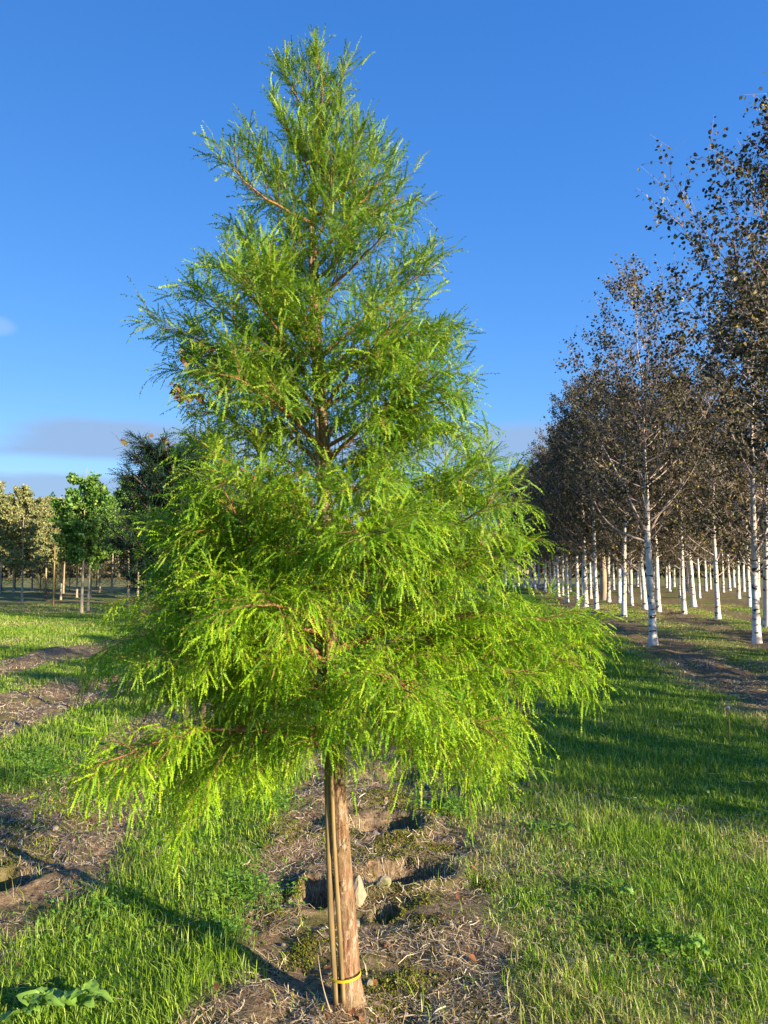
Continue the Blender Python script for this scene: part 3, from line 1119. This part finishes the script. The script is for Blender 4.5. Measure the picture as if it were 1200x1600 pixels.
    # stem with buttressed foot
    zz = np.concatenate([np.linspace(TZ[0], TZ[2], 8), np.linspace(TZ[2], TZ[-1], 70)[1:]])
    pth = trunk_at(zz)
    rr_ = np.interp(zz, TZ, trunk_r)
    V, F = tubes(pth[None], rr_[None], 22)
    V = V.reshape(len(zz), 22, 3)
    c = pth[:, None]
    dv = V - c
    a = np.arctan2(dv[..., 1], dv[..., 0])
    low = np.exp(-(zz - zz[0]) / .09)[:, None]
    k = 1 + low * (.10 * np.sin(a * 3 + 1) + .06 * np.sin(a * 5 + 2)) + .035 * vnoise(a * 3, zz[:, None] * 9, 4) + .05 * np.sin(a * 2 + zz[:, None] * 3) * .4
    V = (c + dv * k[..., None]).reshape(-1, 3)
    trunk = obj('trunk', mk_mesh('trunk', V - off, F, M_BARK, None, True), root)
    # pruning scar
    kp = at(536, 1381, TY - .030)
    kv = rock_mesh('knot', .012, 5, M_BARK, (1, .45, 1.1), .1, 2)
    kn = obj('knot', kv, trunk, tuple(kp - off))
    for i in range(N):
        parts = [tubes(P[i:i + 1], radP[i:i + 1], 6)]
        s = np.where(ownS == i)[0]
        parts.append(tubes(S[s], radS[s], 4))
        q = np.where(own2 == i)[0]
        parts.append(tubes(Tw[q], radT[q], 3))
        Vb, Fb = join(parts)
        obj('branch', mk_mesh('branch', Vb - off, Fb, M_TWIG, None, True), crown)
    return root


def make_canes():
    # left, thicker cane
    def cane(pts, r0, r1, lab, seed):
        rr = np.random.default_rng(seed)
        A = np.array([at(u, v, Y) for u, v, Y in pts])
        m = 60
        s = np.linspace(0, 1, m)
        ss = np.linspace(0, 1, len(A))
        P = np.column_stack([np.interp(s, ss, A[:, k]) for k in range(3)])
        R = np.linspace(r0, r1, m)
        R[::7] *= 1.14
        o0 = P[0].copy()
        V, F = capped_tube(P - o0, R, 12)
        o = obj('bamboo_cane', mk_mesh('bamboo_cane', V, F, M_CANE, None, True), None, tuple(o0))
        tag(o, lab, 'cane', 'canes tied to the young cypress')
        return o
    cane([(526, 1568, 2.90), (517, 1430, 2.89), (513, 1300, 2.90), (510, 1150, 2.91), (504, 900, 2.92), (497, 700, 2.925), (487, 480, 2.93), (484, 295, 2.93)], .0115, .0085,
         'thick bamboo cane standing left of the cypress stem, foot clear of it', 1)
    cane([(537, 1566, 2.885), (529, 1430, 2.885), (521, 1300, 2.885), (516, 1150, 2.885), (509, 900, 2.895), (504, 760, 2.90)], .0085, .007,
         'thinner bamboo cane squeezed between the thick cane and the stem', 2)


def make_ties():
    def ring(u, v, Y, rx, ry, th, lab, tilt=0):
        c = at(u, v, Y)
        a = np.linspace(0, 2 * math.pi, 49)
        parts = []
        for k, dz in enumerate((0, .0042)):
            P = np.column_stack([np.cos(a) * rx, np.sin(a) * ry, dz + tilt * np.cos(a + .2 * k) * rx])
            parts.append(tubes(P[None], np.full((1, 49), th), 6))
        V, F = join(parts)
        o = obj('plastic_tie', mk_mesh('plastic_tie', V, F, M_TIE, None, True), None, tuple(c))
        tag(o, lab, 'tie', 'yellow ties round the cypress stem and cane')
    ring(540, 1524, 2.912, .0545, .049, .0021, 'yellow tie near the ground binding cane to the stem', .12)
    ring(504, 707, 2.925, .034, .030, .0017, 'yellow tie at mid height where stem shows through foliage', .05)
    ring(486, 377, 2.93, .025, .022, .0016, 'yellow tie second from the top of the cypress')
    ring(486, 306, 2.93, .020, .018, .0016, 'topmost yellow tie on the thin leader of the cypress')


# ------------------------------------------------------------------ broadleaf trees
def broad_proto(kind, H, clear, rad, nprim, nleaf, lsz, seed, trunk_rad, leafmat, barkmat, twigmat, asc=0.9, airy=0.3, shape='ovoid', ntw=5, lobed=False, extra=None):
    """meshes (trunk, branches, crown) of one tree standing at the origin"""
    r = np.random.default_rng(seed)
    m = 26
    z = np.linspace(-.05, H * .97, m)
    wob = np.cumsum(r.normal(0, .022, (m, 2)), 0) * (H / 7)
    wob[:3] = 0
    tp = np.column_stack([wob * np.linspace(0, 1, m)[:, None], z])
    tr = trunk_rad * (1 - np.clip(z / H, 0, 1)) ** 1.25 + trunk_rad * .35 * np.exp(-np.maximum(z, 0) / .12)
    Vt, Ft = tubes(tp[None], np.maximum(tr, .006)[None], 12)
    tm = mk_mesh('trunk', Vt, Ft, barkmat, None, True)
    tcur = tp[None]
    t = np.sort(r.uniform(clear / H, .97, nprim))
    pos, _ = sample(tcur, np.zeros(nprim, int), t)
    az = np.arange(nprim) * 2.39996 + r.normal(0, .4, nprim)
    q = (t * H - clear) / (H - clear)
    if shape == 'ovoid':
        prof = np.interp(q, [0, .15, .4, .7, 1], [.75, 1, .95, .6, .15])
    else:
        prof = np.interp(q, [0, .2, .5, .8, 1], [.7, 1, 1, .8, .3])
    L = rad * prof * r.uniform(.7, 1.12, nprim)
    out = np.column_stack([np.cos(az), np.sin(az), np.zeros(nprim)])
    rise = L * asc * r.uniform(.7, 1.3, nprim)
    tip = pos + out * L[:, None] + np.array([0, 0, 1.0]) * rise[:, None]
    tip[:, 2] = np.minimum(tip[:, 2], H * 1.02 + r.normal(0, .02 * H, nprim))
    ctl = pos + out * (L * .6)[:, None] + np.array([0, 0, 1.0]) * (rise * .3)[:, None]
    P = bez(pos, ctl, tip, 7)
    P += np.cumsum(r.normal(0, .015, P.shape), 1) * np.linspace(0, 1, 7)[None, :, None] * H / 7
    rp = (trunk_rad * .28 * (L / rad) * (1 - .5 * t))[:, None] * np.linspace(1, .2, 7)[None]
    # secondaries
    ns = 9
    idx = np.repeat(np.arange(nprim), ns)
    t1 = np.tile(np.linspace(.2, 1, ns), nprim)
    p1, d1 = sample(P, idx, np.clip(t1, 0, .999))
    n1 = len(idx)
    dd = norm(d1 + r.normal(0, .55, (n1, 3)) + np.array([0, 0, .25]))
    l1 = L[idx] * r.uniform(.22, .5, n1) * (1.1 - .5 * t1)
    S = bez(p1, p1 + dd * l1[:, None] * .5, p1 + dd * l1[:, None] + np.array([0, 0, -.12]) * l1[:, None], 4)
    rs = np.full((n1, 4), trunk_rad * .045) * np.linspace(1, .4, 4)[None]
    idx2 = np.repeat(np.arange(n1), ntw)
    t2 = np.tile(np.linspace(.25, 1, ntw), n1)
    p2, d2 = sample(S, idx2, np.clip(t2, 0, .999))
    n2 = len(idx2)
    dd2 = norm(d2 + r.normal(0, .6, (n2, 3)) + np.array([0, 0, .1]))
    l2 = r.uniform(.12, .34, n2) * H / 7 * (.7 + .6 * airy)
    W = bez(p2, p2 + dd2 * l2[:, None] * .5, p2 + dd2 * l2[:, None], 3)
    rw = np.full((n2, 3), trunk_rad * .018) * np.array([1, .8, .5])[None]
    prt = [tubes(P, rp, 6), tubes(S, rs, 3), tubes(W, np.maximum(rw, .0012), 3)]
    for path, ra, rb in (extra or []):
        path = np.array(path, float)
        tt = np.linspace(0, 1, 14)
        ts = np.linspace(0, 1, len(path))
        pp = np.column_stack([np.interp(tt, ts, path[:, k]) for k in range(3)])
        pp[1:-1] = (pp[:-2] + pp[1:-1] + pp[2:]) / 3
        prt.append(tubes(pp[None], np.linspace(ra, rb, 14)[None], 7))
    V, F = join(prt)
    bm_ = mk_mesh('branches', V, F, twigmat, None, True)
    # leaves
    wi = r.integers(0, n2, nleaf)
    # fewer leaves towards the outside top for autumn crowns
    c, dn = sample(W, wi, r.random(nleaf))
    c = c + r.normal(0, .02 * H / 7 + .01, (nleaf, 3))
    qq = (c[:, 2] - clear) / (H - clear)
    dc = np.hypot(c[:, 0], c[:, 1]) / rad
    keep = r.random(nleaf) < 1 - airy * np.clip(qq * 1.1, 0, .9)
    c, dn = c[keep], dn[keep]
    n = len(c)
    f = norm(dn * .5 + r.normal(0, .7, (n, 3)) + np.array([0, 0, -.5]))
    nr = norm(np.cross(f, r.normal(size=(n, 3))))
    sz = lsz * r.uniform(.6, 1.2, n)
    V, F = leaflets(c, nr, f, sz, sz * (.95 if lobed else .72))
    cm = mk_mesh('crown', V, F, leafmat)
    return tm, bm_, cm


def conifer_proto(H, rad, seed, mat, n=2600, t0=.05):
    r = np.random.default_rng(seed)
    tp = np.column_stack([np.zeros(8), np.zeros(8), np.linspace(-.05, H * .98, 8)])
    V, F = tubes(tp[None], (np.linspace(.03, .004, 8) * H / 2)[None], 8)
    tm = mk_mesh('trunk', V, F, M_DTWIG, None, True)
    k = 70
    t = np.linspace(t0, .97, k)
    az = np.arange(k) * 2.4
    L = rad * (1 - t) ** .7 * r.uniform(.75, 1.1, k) + .08 * H
    pos = np.column_stack([np.zeros(k), np.zeros(k), t * H])
    out = np.column_stack([np.cos(az), np.sin(az), r.uniform(.3, .9, k)])
    P = bez(pos, pos + out * (L * .5)[:, None], pos + out * L[:, None] + np.array([0, 0, .15]) * L[:, None], 5)
    idx = np.repeat(np.arange(k), 12)
    t1 = np.tile(np.linspace(.15, 1, 12), k)
    p1, d1 = sample(P, idx, np.clip(t1, 0, .999))
    dd = norm(d1 + r.normal(0, .5, (len(idx), 3)))
    l1 = L[idx] * .32 * r.uniform(.6, 1.1, len(idx))
    S = bez(p1, p1 + dd * l1[:, None] * .5, p1 + dd * l1[:, None], 4)
    V, F = join([tubes(P, np.full((k, 5), .006) * H / 2, 4), tubes(S, np.full((len(S), 4), .0022) * H / 2, 3)])
    bm_ = mk_mesh('branches', V, F, M_DTWIG)
    wi = r.integers(0, len(S), n)
    c, dn = sample(S, wi, r.random(n))
    tm2, TF = strand_templates(9, 5)
    f = norm(dn * .9 + r.normal(0, .45, (n, 3)))
    V, F, mv = strands(c, f, np.tile(np.array([0, 0, 1.0]), (n, 1)), r.uniform(.06, .12, n) * H / 2.6, tm2, TF, np.full(n, 1.1), r)
    cm = mk_mesh('crown', V, F, mat)
    return tm, bm_, cm


def plant(kind, proto, x, y, s, rz, label, cat, group=None, lean=(0, 0), bare=False):
    z = gz(x, y)
    root = obj(kind, None, None, (x, y, z - .01))
    root.rotation_euler = (lean[0], lean[1], rz)
    root.scale = (s[0], s[0], s[1]) if isinstance(s, tuple) else (s, s, s)
    tag(root, label, cat, group)
    for nm, me in zip(('trunk', 'branches', 'crown'), proto):
        obj(nm, me, root)
    return root


ORD = ['first', 'second', 'third', 'fourth', 'fifth', 'sixth', 'seventh', 'eighth', 'ninth', 'tenth', 'eleventh', 'twelfth', 'thirteenth', 'fourteenth',
       'fifteenth', 'sixteenth', 'seventeenth', 'eighteenth', 'nineteenth', 'twentieth', 'twenty-first', 'twenty-second', 'twenty-third', 'twenty-fourth',
       'twenty-fifth', 'twenty-sixth', 'twenty-seventh', 'twenty-eighth', 'twenty-ninth', 'thirtieth', 'thirty-first', 'thirty-second', 'thirty-third', 'thirty-fourth']

BIRCH_PX = [(1183, 1004), (1199, 981), (1122, 968), (1069, 961), (1084, 949), (1029, 955), (1008, 951), (987, 946), (1002, 936),
            (1171, 948), (1154, 935), (1162, 925), (1140, 923), (1130, 926), (1103, 924), (1079, 927), (1074, 923), (1062, 934), (1046, 925), (1041, 919),
            (959, 922), (966, 917), (996, 916), (1017, 927), (951, 940), (902, 946), (915, 950), (932, 954), (975, 962), (923, 935), (911, 933), (891, 924),
            (886, 942), (879, 930), (873, 932), (866, 928), (968, 943), (852, 924), (860, 927), (843, 919), (836, 921), (829, 918), (820, 917), (810, 916), (801, 917), (790, 916),
            (1110, 920), (1185, 932), (1195, 921), (940, 921), (980, 926), (1053, 917), (1093, 935), (1147, 918), (1177, 919), (925, 920), (903, 919), (1021, 918)]


def make_birches():
    protos = [broad_proto('b', 7.9, 1.35, 1.75, 52, 24000, .060, 100 + i, .085, M_BLEAF, M_BIRCH, M_BTWIG, .95, .6 if i == 0 else .4) for i in range(5)]
    near = [broad_proto('b', 8.8, 2.2, 2.1, 74, 42000, .070, 210, .09, M_BLEAF, M_BIRCH, M_BTWIG, 1.0, .7),
            broad_proto('b', 7.5, 2.15, 1.7, 60, 21000, .060, 211, .082, M_BLEAF, M_BIRCH, M_BTWIG, 1.0, .7,
                        extra=[([(0, 0, 2.02), (-.15, .02, 2.10), (-.40, .05, 2.18), (-.65, .05, 2.3), (-.95, .1, 2.65), (-1.1, .1, 3.1)], .034, .010),
                               ([(0, 0, 2.1), (-.18, 0, 2.5), (-.42, -.05, 3.0), (-.68, -.1, 3.6), (-.95, -.1, 4.1)], .036, .010),
                               ([(0, 0, 2.15), (.15, 0, 2.5), (.45, -.05, 2.9), (.85, -.1, 3.4)], .024, .008)])]
    sparse = broad_proto('b', 7.9, 1.5, 1.7, 44, 15000, .085, 140, .085, M_BLEAF, M_BIRCH, M_BTWIG, .95, .6)
    r = random.Random(4)
    x, y = ground_at(1021, 1007)
    plant('birch_tree', near[1], x, y, 1.0, 0.0, 'white-stemmed birch at the front left corner of the plantation, forking at crown base', 'tree', 'birches of the plantation', (0, -.02))
    pts = sorted([tuple(ground_at(u, v)) + (u, v) for u, v in BIRCH_PX], key=lambda p: p[1])
    bands = [(0, 20, 'nearest rank'), (20, 28, 'close rank'), (28, 36, 'middle rank'), (36, 46, 'far rank'), (46, 900, 'farthest rank')]
    for lo, hi, nm in bands:
        grp = sorted([p for p in pts if lo <= p[1] < hi], key=lambda p: p[2])
        for i, (px, py, u, v) in enumerate(grp):
            k = r.randrange(5)
            s = r.uniform(.92, 1.08)
            if u == 944:
                continue
            plant('birch_tree', protos[k], px, py, (s * r.uniform(.78, 1.12), s), r.uniform(0, 6.28),
                  'white-stemmed birch, %s from the left in the %s of the plantation' % (ORD[i], nm), 'tree', 'birches of the plantation',
                  (r.gauss(0, .022), r.gauss(0, .022)))
    px, py = ground_at(944, 937)
    pr = broad_proto('b', 7.6, 2.2, 1.6, 40, 9000, .08, 260, .15, M_BLEAF, M_PALE, M_BTWIG, .9, .4)
    plant('deciduous_tree', pr, px, py, 1.0, .3, 'tree with thick pinkish brown trunk among the white birch stems', 'tree')
    # nearer birch whose crown fills the right edge, foot just outside the picture
    plant('birch_tree', near[0], 6.75, 11.6, 1.0, .4, 'tallest birch whose dark crown fills the upper right edge', 'tree', 'birches of the plantation')
    # the plantation goes on to the right of the picture and behind the camera
    base = np.array([-.12, 2.93])
    for row in range(1, 5):
        for j in range(12):
            yy = -12 + 2.6 * j + r.uniform(-.3, .3)
            xx = 3.55 + 2.3 * row + .125 * yy + r.uniform(-.2, .2)
            if yy > .5 and abs(xx) / yy < (640 / F_PX) + 1.3 / yy and yy > 0:
                continue
            if yy > 17:
                continue
            t = (np.array([xx, yy]) - base) @ SUN_H
            q = np.array([xx, yy]) - base - SUN_H * t
            lat = q[0] * -SUN_H[1] + q[1] * SUN_H[0]   # + : shades the right lane side
            if lat < 2.9:
                continue
            if math.hypot(xx - 6.75, yy - 11.6) < 1.8:
                continue
            if r.random() < .1:
                continue
            plant('birch_tree', sparse, xx, yy, r.uniform(.58, .68), r.uniform(0, 6.28),
                  'birch of the plantation standing outside the right edge of the picture', 'tree', 'birches beyond the right edge')


def make_left():
    r = random.Random(9)
    maples = [broad_proto('m', 4.8, 1.6, .9, 38, 12000, .085, 300 + i, .055, M_MAPLE, M_PALE, M_DTWIG, .75, .25, ntw=4, lobed=True) for i in range(3)]
    horns = [broad_proto('h', 4.5, 1.35, 1.3, 38, 20000, .075, 320 + i, .045, M_HORN, M_PALE, M_DTWIG, .65, .05, ntw=4) for i in range(3)]
    # maples
    mp = [(127, 958, 1.02, 'green maple with the thick pale trunk and tallest crown on the left'),
          (137, 955, .92, 'green maple with slim trunk right behind the thick-trunked maple'),
          (200, 948, 1.0, 'green maple with slim pale stem beside the cypress foliage'),
          (228, 937, 1.0, 'green maple half hidden by the outer cypress sprays on the left'),
          (142, 933, .95, 'slender far maple seen just right of the thick-trunked maple'),
          (175, 928, 1.05, 'far maple midway between the thick trunk and the slim pale stem'),
          (156, 926, 1.05, 'small far maple with short brown stem by the dark hedge'),
          (239, 928, 1.1, 'far maple showing between cypress sprays at the left'),
          (120, 933, .9, 'far grey-stemmed maple just left of the thick-trunked maple'),
          (215, 940, 1.0, 'maple crown beside the topmost left cypress spray'),
          (275, 945, 1.0, 'maple hidden behind the left side of the cypress'),
          (330, 940, 1.0, 'maple glimpsed through the left cypress limbs')]
    for i, (u, v, s, lab) in enumerate(mp):
        x, y = ground_at(u, v)
        plant('maple_tree', maples[i % 3], x, y, s, r.uniform(0, 6), lab, 'tree', 'green maples on the left')
    hp = [(34, 946, 1.0, 'brownish hornbeam with slim pale stem near the left edge'),
          (95, 937, 1.0, 'brownish hornbeam right of the tall pale pole'),
          (99, 927, 1.1, 'brownish hornbeam behind the one right of the pole'),
          (71, 927, 1.15, 'brownish hornbeam with white stem left of the pole'),
          (0, 927, 1.2, 'brownish hornbeam cut by the left edge'),
          (21, 926, 1.15, 'brownish hornbeam behind, second from the left edge'),
          (-30, 945, 1.1, 'brownish hornbeam just outside the left edge'),
          (50, 923, 1.2, 'brownish hornbeam far back between the pale stems'),
          (400, 930, 1.1, 'brownish hornbeam glimpsed left of the cypress stem'),
          (440, 938, 1.2, 'brown-leaved hornbeam seen through gaps beside the cypress stem'),
          (360, 926, 1.1, 'brownish hornbeam behind the middle of the cypress')]
    for i, (u, v, s, lab) in enumerate(hp):
        x, y = ground_at(u, v)
        plant('hornbeam_tree', horns[i % 3], x, y, s, r.uniform(0, 6), lab, 'tree', 'brownish hornbeams on the left')
    # tall pale pole
    x, y = ground_at(83, 946)
    V, F = capped_tube([(0, 0, -.1), (0, .01, 1.2), (.01, 0, 2.95)], [.034, .03, .026], 10)
    o = obj('wooden_pole', mk_mesh('wooden_pole', V, F, M_CANE, None, True), None, (x, y, gz(x, y)))
    tag(o, 'tall thin pale pole standing between the hornbeams at the left', 'pole')
    # conifers
    dc = conifer_proto(2.5, .50, 61, M_DARKCON, 24000, .5)
    x, y = at(300, 800, 6.2)[:2]
    plant('conifer_tree', dc, x, y, 1.0, 0.4, 'dark blue-green conifer behind the left side of the cypress', 'tree', None, (0, -.06))
    sc_ = conifer_proto(1.0, .45, 62, M_DARKCON, 1600)
    x, y = ground_at(72, 938)
    plant('conifer_shrub', sc_, x, y, 1.0, .4, 'small round dark conifer on the grass left of the pole', 'shrub')
    bt = broad_proto('x', 3.8, 1.2, .7, 26, 900, .07, 350, .03, M_BROWN, M_DTWIG, M_DTWIG, 1.0, .3)
    x, y = at(322, 800, 7.4)[:2]
    plant('brown_leaved_tree', bt, x, y, 1.0, .4, 'thin tree with few brown leaves behind the cypress, left of its stem', 'tree')
    hc = [conifer_proto(2.3, .9, 70 + i, M_HEDGE, 2500) for i in range(2)]
    n = 20
    for i in range(n):
        u = -30 + i * 29 + r.uniform(-8, 8)
        x, y = ground_at(u, 922 + r.uniform(-1.5, 1.5))
        plant('hedge_conifer', hc[i % 2], x, y, r.uniform(.85, 1.15), r.uniform(0, 6),
              'low green conifer, %s from the left in the hedge behind the orchard' % ORD[i], 'tree', 'hedge conifers at the far edge')


def make_woodland():
    r = np.random.default_rng(55)
    n = 60000
    th = r.uniform(-.62, .75, n)
    dist = r.uniform(82, 100, n)
    x = np.tan(th) * dist
    y = dist
    hh = 5.0 + 3.0 * fbm(x, y, .12, 4, 8) + 1.5 * fbm(x, y, .5, 3, 3)
    z = r.random(n) ** .8 * hh
    c = np.column_stack([x, y, z])
    f = norm(r.normal(size=(n, 3)))
    nr = norm(np.cross(f, r.normal(size=(n, 3))))
    sz = r.uniform(.25, .6, n)
    V, F = leaflets(c, nr, f, sz, sz * .8)
    k = 260
    tx = np.tan(r.uniform(-.62, .75, k)) * 88
    ty = r.uniform(83, 95, k)
    P = np.stack([np.column_stack([tx, ty, np.full(k, -.3)]), np.column_stack([tx + r.normal(0, .3, k), ty, np.full(k, 3.5)])], 1)
    V2, F2 = tubes(P, np.full((k, 2), .14), 5)
    me = mk_mesh('woodland', *join([(V, F), (V2, F2)]), M_WOOD_L)
    o = obj('woodland', me)
    tag(o, 'far-off tan and green wood closing the field at the horizon', None, None, 'stuff')


# ------------------------------------------------------------------ stones, weeds
def make_stones():
    S = [(562, 1398, 2.5, .075, (0.75, .5, 1.25), M_ST_TAN, 'large tan stone set upright right behind the cypress stem', 0.06, 1),
         (587, 1308, 0, .030, (1.2, .9, .9), M_ST_GREY, 'grey stone in the further pit, right one of the pair', .01, 2),
         (574, 1307, 0, .022, (1, 1, .9), M_ST_GREY, 'round grey stone in the further pit, left one of the pair', .01, 3),
         (616, 1224, 0, .030, (.9, .8, 1.2), M_ST_PINK, 'pinkish stone lying under the lowest cypress sprays', .02, 4),
         (600, 1388, 0, .055, (1, .8, .85), M_ST_MOSS, 'dull rounded stone in the nearer pit right of the stem', .02, 5),
         (577, 1530, 0, .026, (1.25, .8, .75), M_ST_MOSS, 'mossy stone touching the foot of the stem on its right', .008, 6),
         (490, 1598, 0, .026, (1.2, .9, .5), M_ST_PINK, 'pale flat stone at the bottom edge left of the stem', .006, 7),
         (563, 1236, 0, .026, (1.4, .8, .5), M_ST_GREY, 'flat grey stone on the soil beyond the further pit', .006, 8),
         (442, 1468, 0, .018, (1.1, .9, .8), M_ST_GREY, 'small grey stone in the straw left of the canes', .006, 9),
         (710, 1590, 0, .017, (1.2, .9, .7), M_ST_GREY, 'small dark stone in the straw at the bottom right of the stem', .006, 10),
         (85, 1298, 0, .040, (1.3, .9, .5), M_ST_PINK, 'pale stone lying in the mossy strip at the left', .01, 11),
         (558, 1436, 0, .030, (.8, .8, 1.2), M_ST_MOSS, 'mossy stone beside the small dark hole behind the stem', .01, 12)]
    for (u, v, Y, rr, sq, mat, lab, up, sd) in S:
        x, y = ground_at(u, v)
        rr = rr * (1.0 if sd == 1 else .74)
        me = rock_mesh('stone', rr, 40 + sd, mat, sq, .5)
        o = obj('stone', me, None, (x, y, gz(x, y) + up * .5))
        o.rotation_euler = (0, 0, sd * 1.3)
        tag(o, lab, 'stone', 'loose stones on the soil')
    # pale tan stone: angular wedge beside the stem
def broad_leaf(L, W, arch, r):
    m = 9
    t = np.linspace(0, 1, m)
    w = W * np.sin(np.pi * np.clip(t * .93 + .05, 0, 1)) ** .75
    x = L * t
    z = arch * L * (t - t * t * 1.35)
    V = []
    for i in range(m):
        for k, s in enumerate((-1, -.5, 0, .5, 1)):
            V.append((x[i], s * w[i] * .5, z[i] + abs(s) * w[i] * .16 + r.normal() * .0015 + .004 * math.sin(i * 2.1 + s * 3)))
    F = []
    for i in range(m - 1):
        for k in range(4):
            a = i * 5 + k
            F.append((a, a + 5, a + 6, a + 1))
    return np.array(V), np.array(F)


def make_weeds():
    r = np.random.default_rng(31)
    specs = [(60, 1592, 14, .085, .062, 'clump of broad oval leaves in the bottom left corner'),
             (128, 1580, 12, .075, .055, 'broad-leaved weed right of the corner clump at the bottom left'),
             (1112, 1248, 7, .075, .04, 'pale broad-leaved weed in the shaded grass at the right'),
             (885, 1302, 6, .07, .03, 'small broad-leaved weed in the grass right of the cypress'),
             (985, 1415, 6, .055, .028, 'low broad-leaved weed in the sunlit grass at the right'),
             (1090, 1500, 7, .06, .03, 'leafy weed in the sunlit grass at the lower right')]
    for (u, v, n, L, W, lab) in specs:
        x, y = ground_at(u, v)
        root = obj('broad_leaved_weed', None, None, (x, y, gz(x, y)))
        tag(root, lab, 'weed', 'broad-leaved weeds in the grass')
        for k in range(n):
            V, F = broad_leaf(L * r.uniform(.7, 1.1), W * r.uniform(.8, 1.1), r.uniform(.5, 1.0), r)
            V = V + np.array([.02, 0, .035])
            st, sf = tubes(np.array([[(0, 0, 0), (.012, 0, .02), (.024, 0, .037)]]), np.full((1, 3), .0016), 5)
            V, F = join([(V, F), (st, sf)])
            o = obj('leaf', mk_mesh('leaf', V, F, M_DOCK, None, True), root)
            o.rotation_euler = (r.normal() * .25, -r.uniform(.1, 1.1), k * 2.4 + r.normal() * .3)
            o.location = (r.normal() * .012, r.normal() * .012, 0)
    # seed stalk
    x, y = ground_at(1140, 1160)
    root = obj('seed_stalk', None, None, (x, y, gz(x, y)))
    tag(root, 'single thin reddish stalk with white seed head in the shaded grass at the right', 'weed')
    V, F = capped_tube([(0, 0, 0), (.003, 0, .15), (0, 0, .30)], [.004, .0035, .003], 6)
    obj('stem', mk_mesh('stem', V, F, M_STALK, None, True), root)
    obj('seed_head', rock_mesh('seed_head', .014, 3, M_FLUFF, (1, 1, .9), .1, 2), root, (0, 0, .305))
    # cut stalks at the stem foot
    for (u, v, du, dv, L, lab) in [(517, 1582, -20, 0, .26, 'long bleached dead stalk leaning left at the foot of the canes')]:
        x, y = ground_at(u, v)
        z0 = gz(x, y)
        a = at(u, v, y)
        b = at(497, 1492, y + .02)
        c = at(501, 1540, y + .01)
        P = bez(a[None], c[None], b[None], 8)[0]
        V, F = capped_tube(P - P[0], np.linspace(.0028, .0012, 8), 6)
        o = obj('dead_stalk', mk_mesh('dead_stalk', V, F, M_PALE, None, True), None, tuple(P[0]))
        tag(o, lab, 'stalk')


make_birches()
make_left()
make_woodland()
make_cypress()
make_canes()
make_ties()
make_stones()
make_weeds()
make_grass()
make_straw()
make_clover()
make_moss()
make_litter()
make_pebbles()
print('verts', sum(len(m.vertices) for m in bpy.data.meshes))
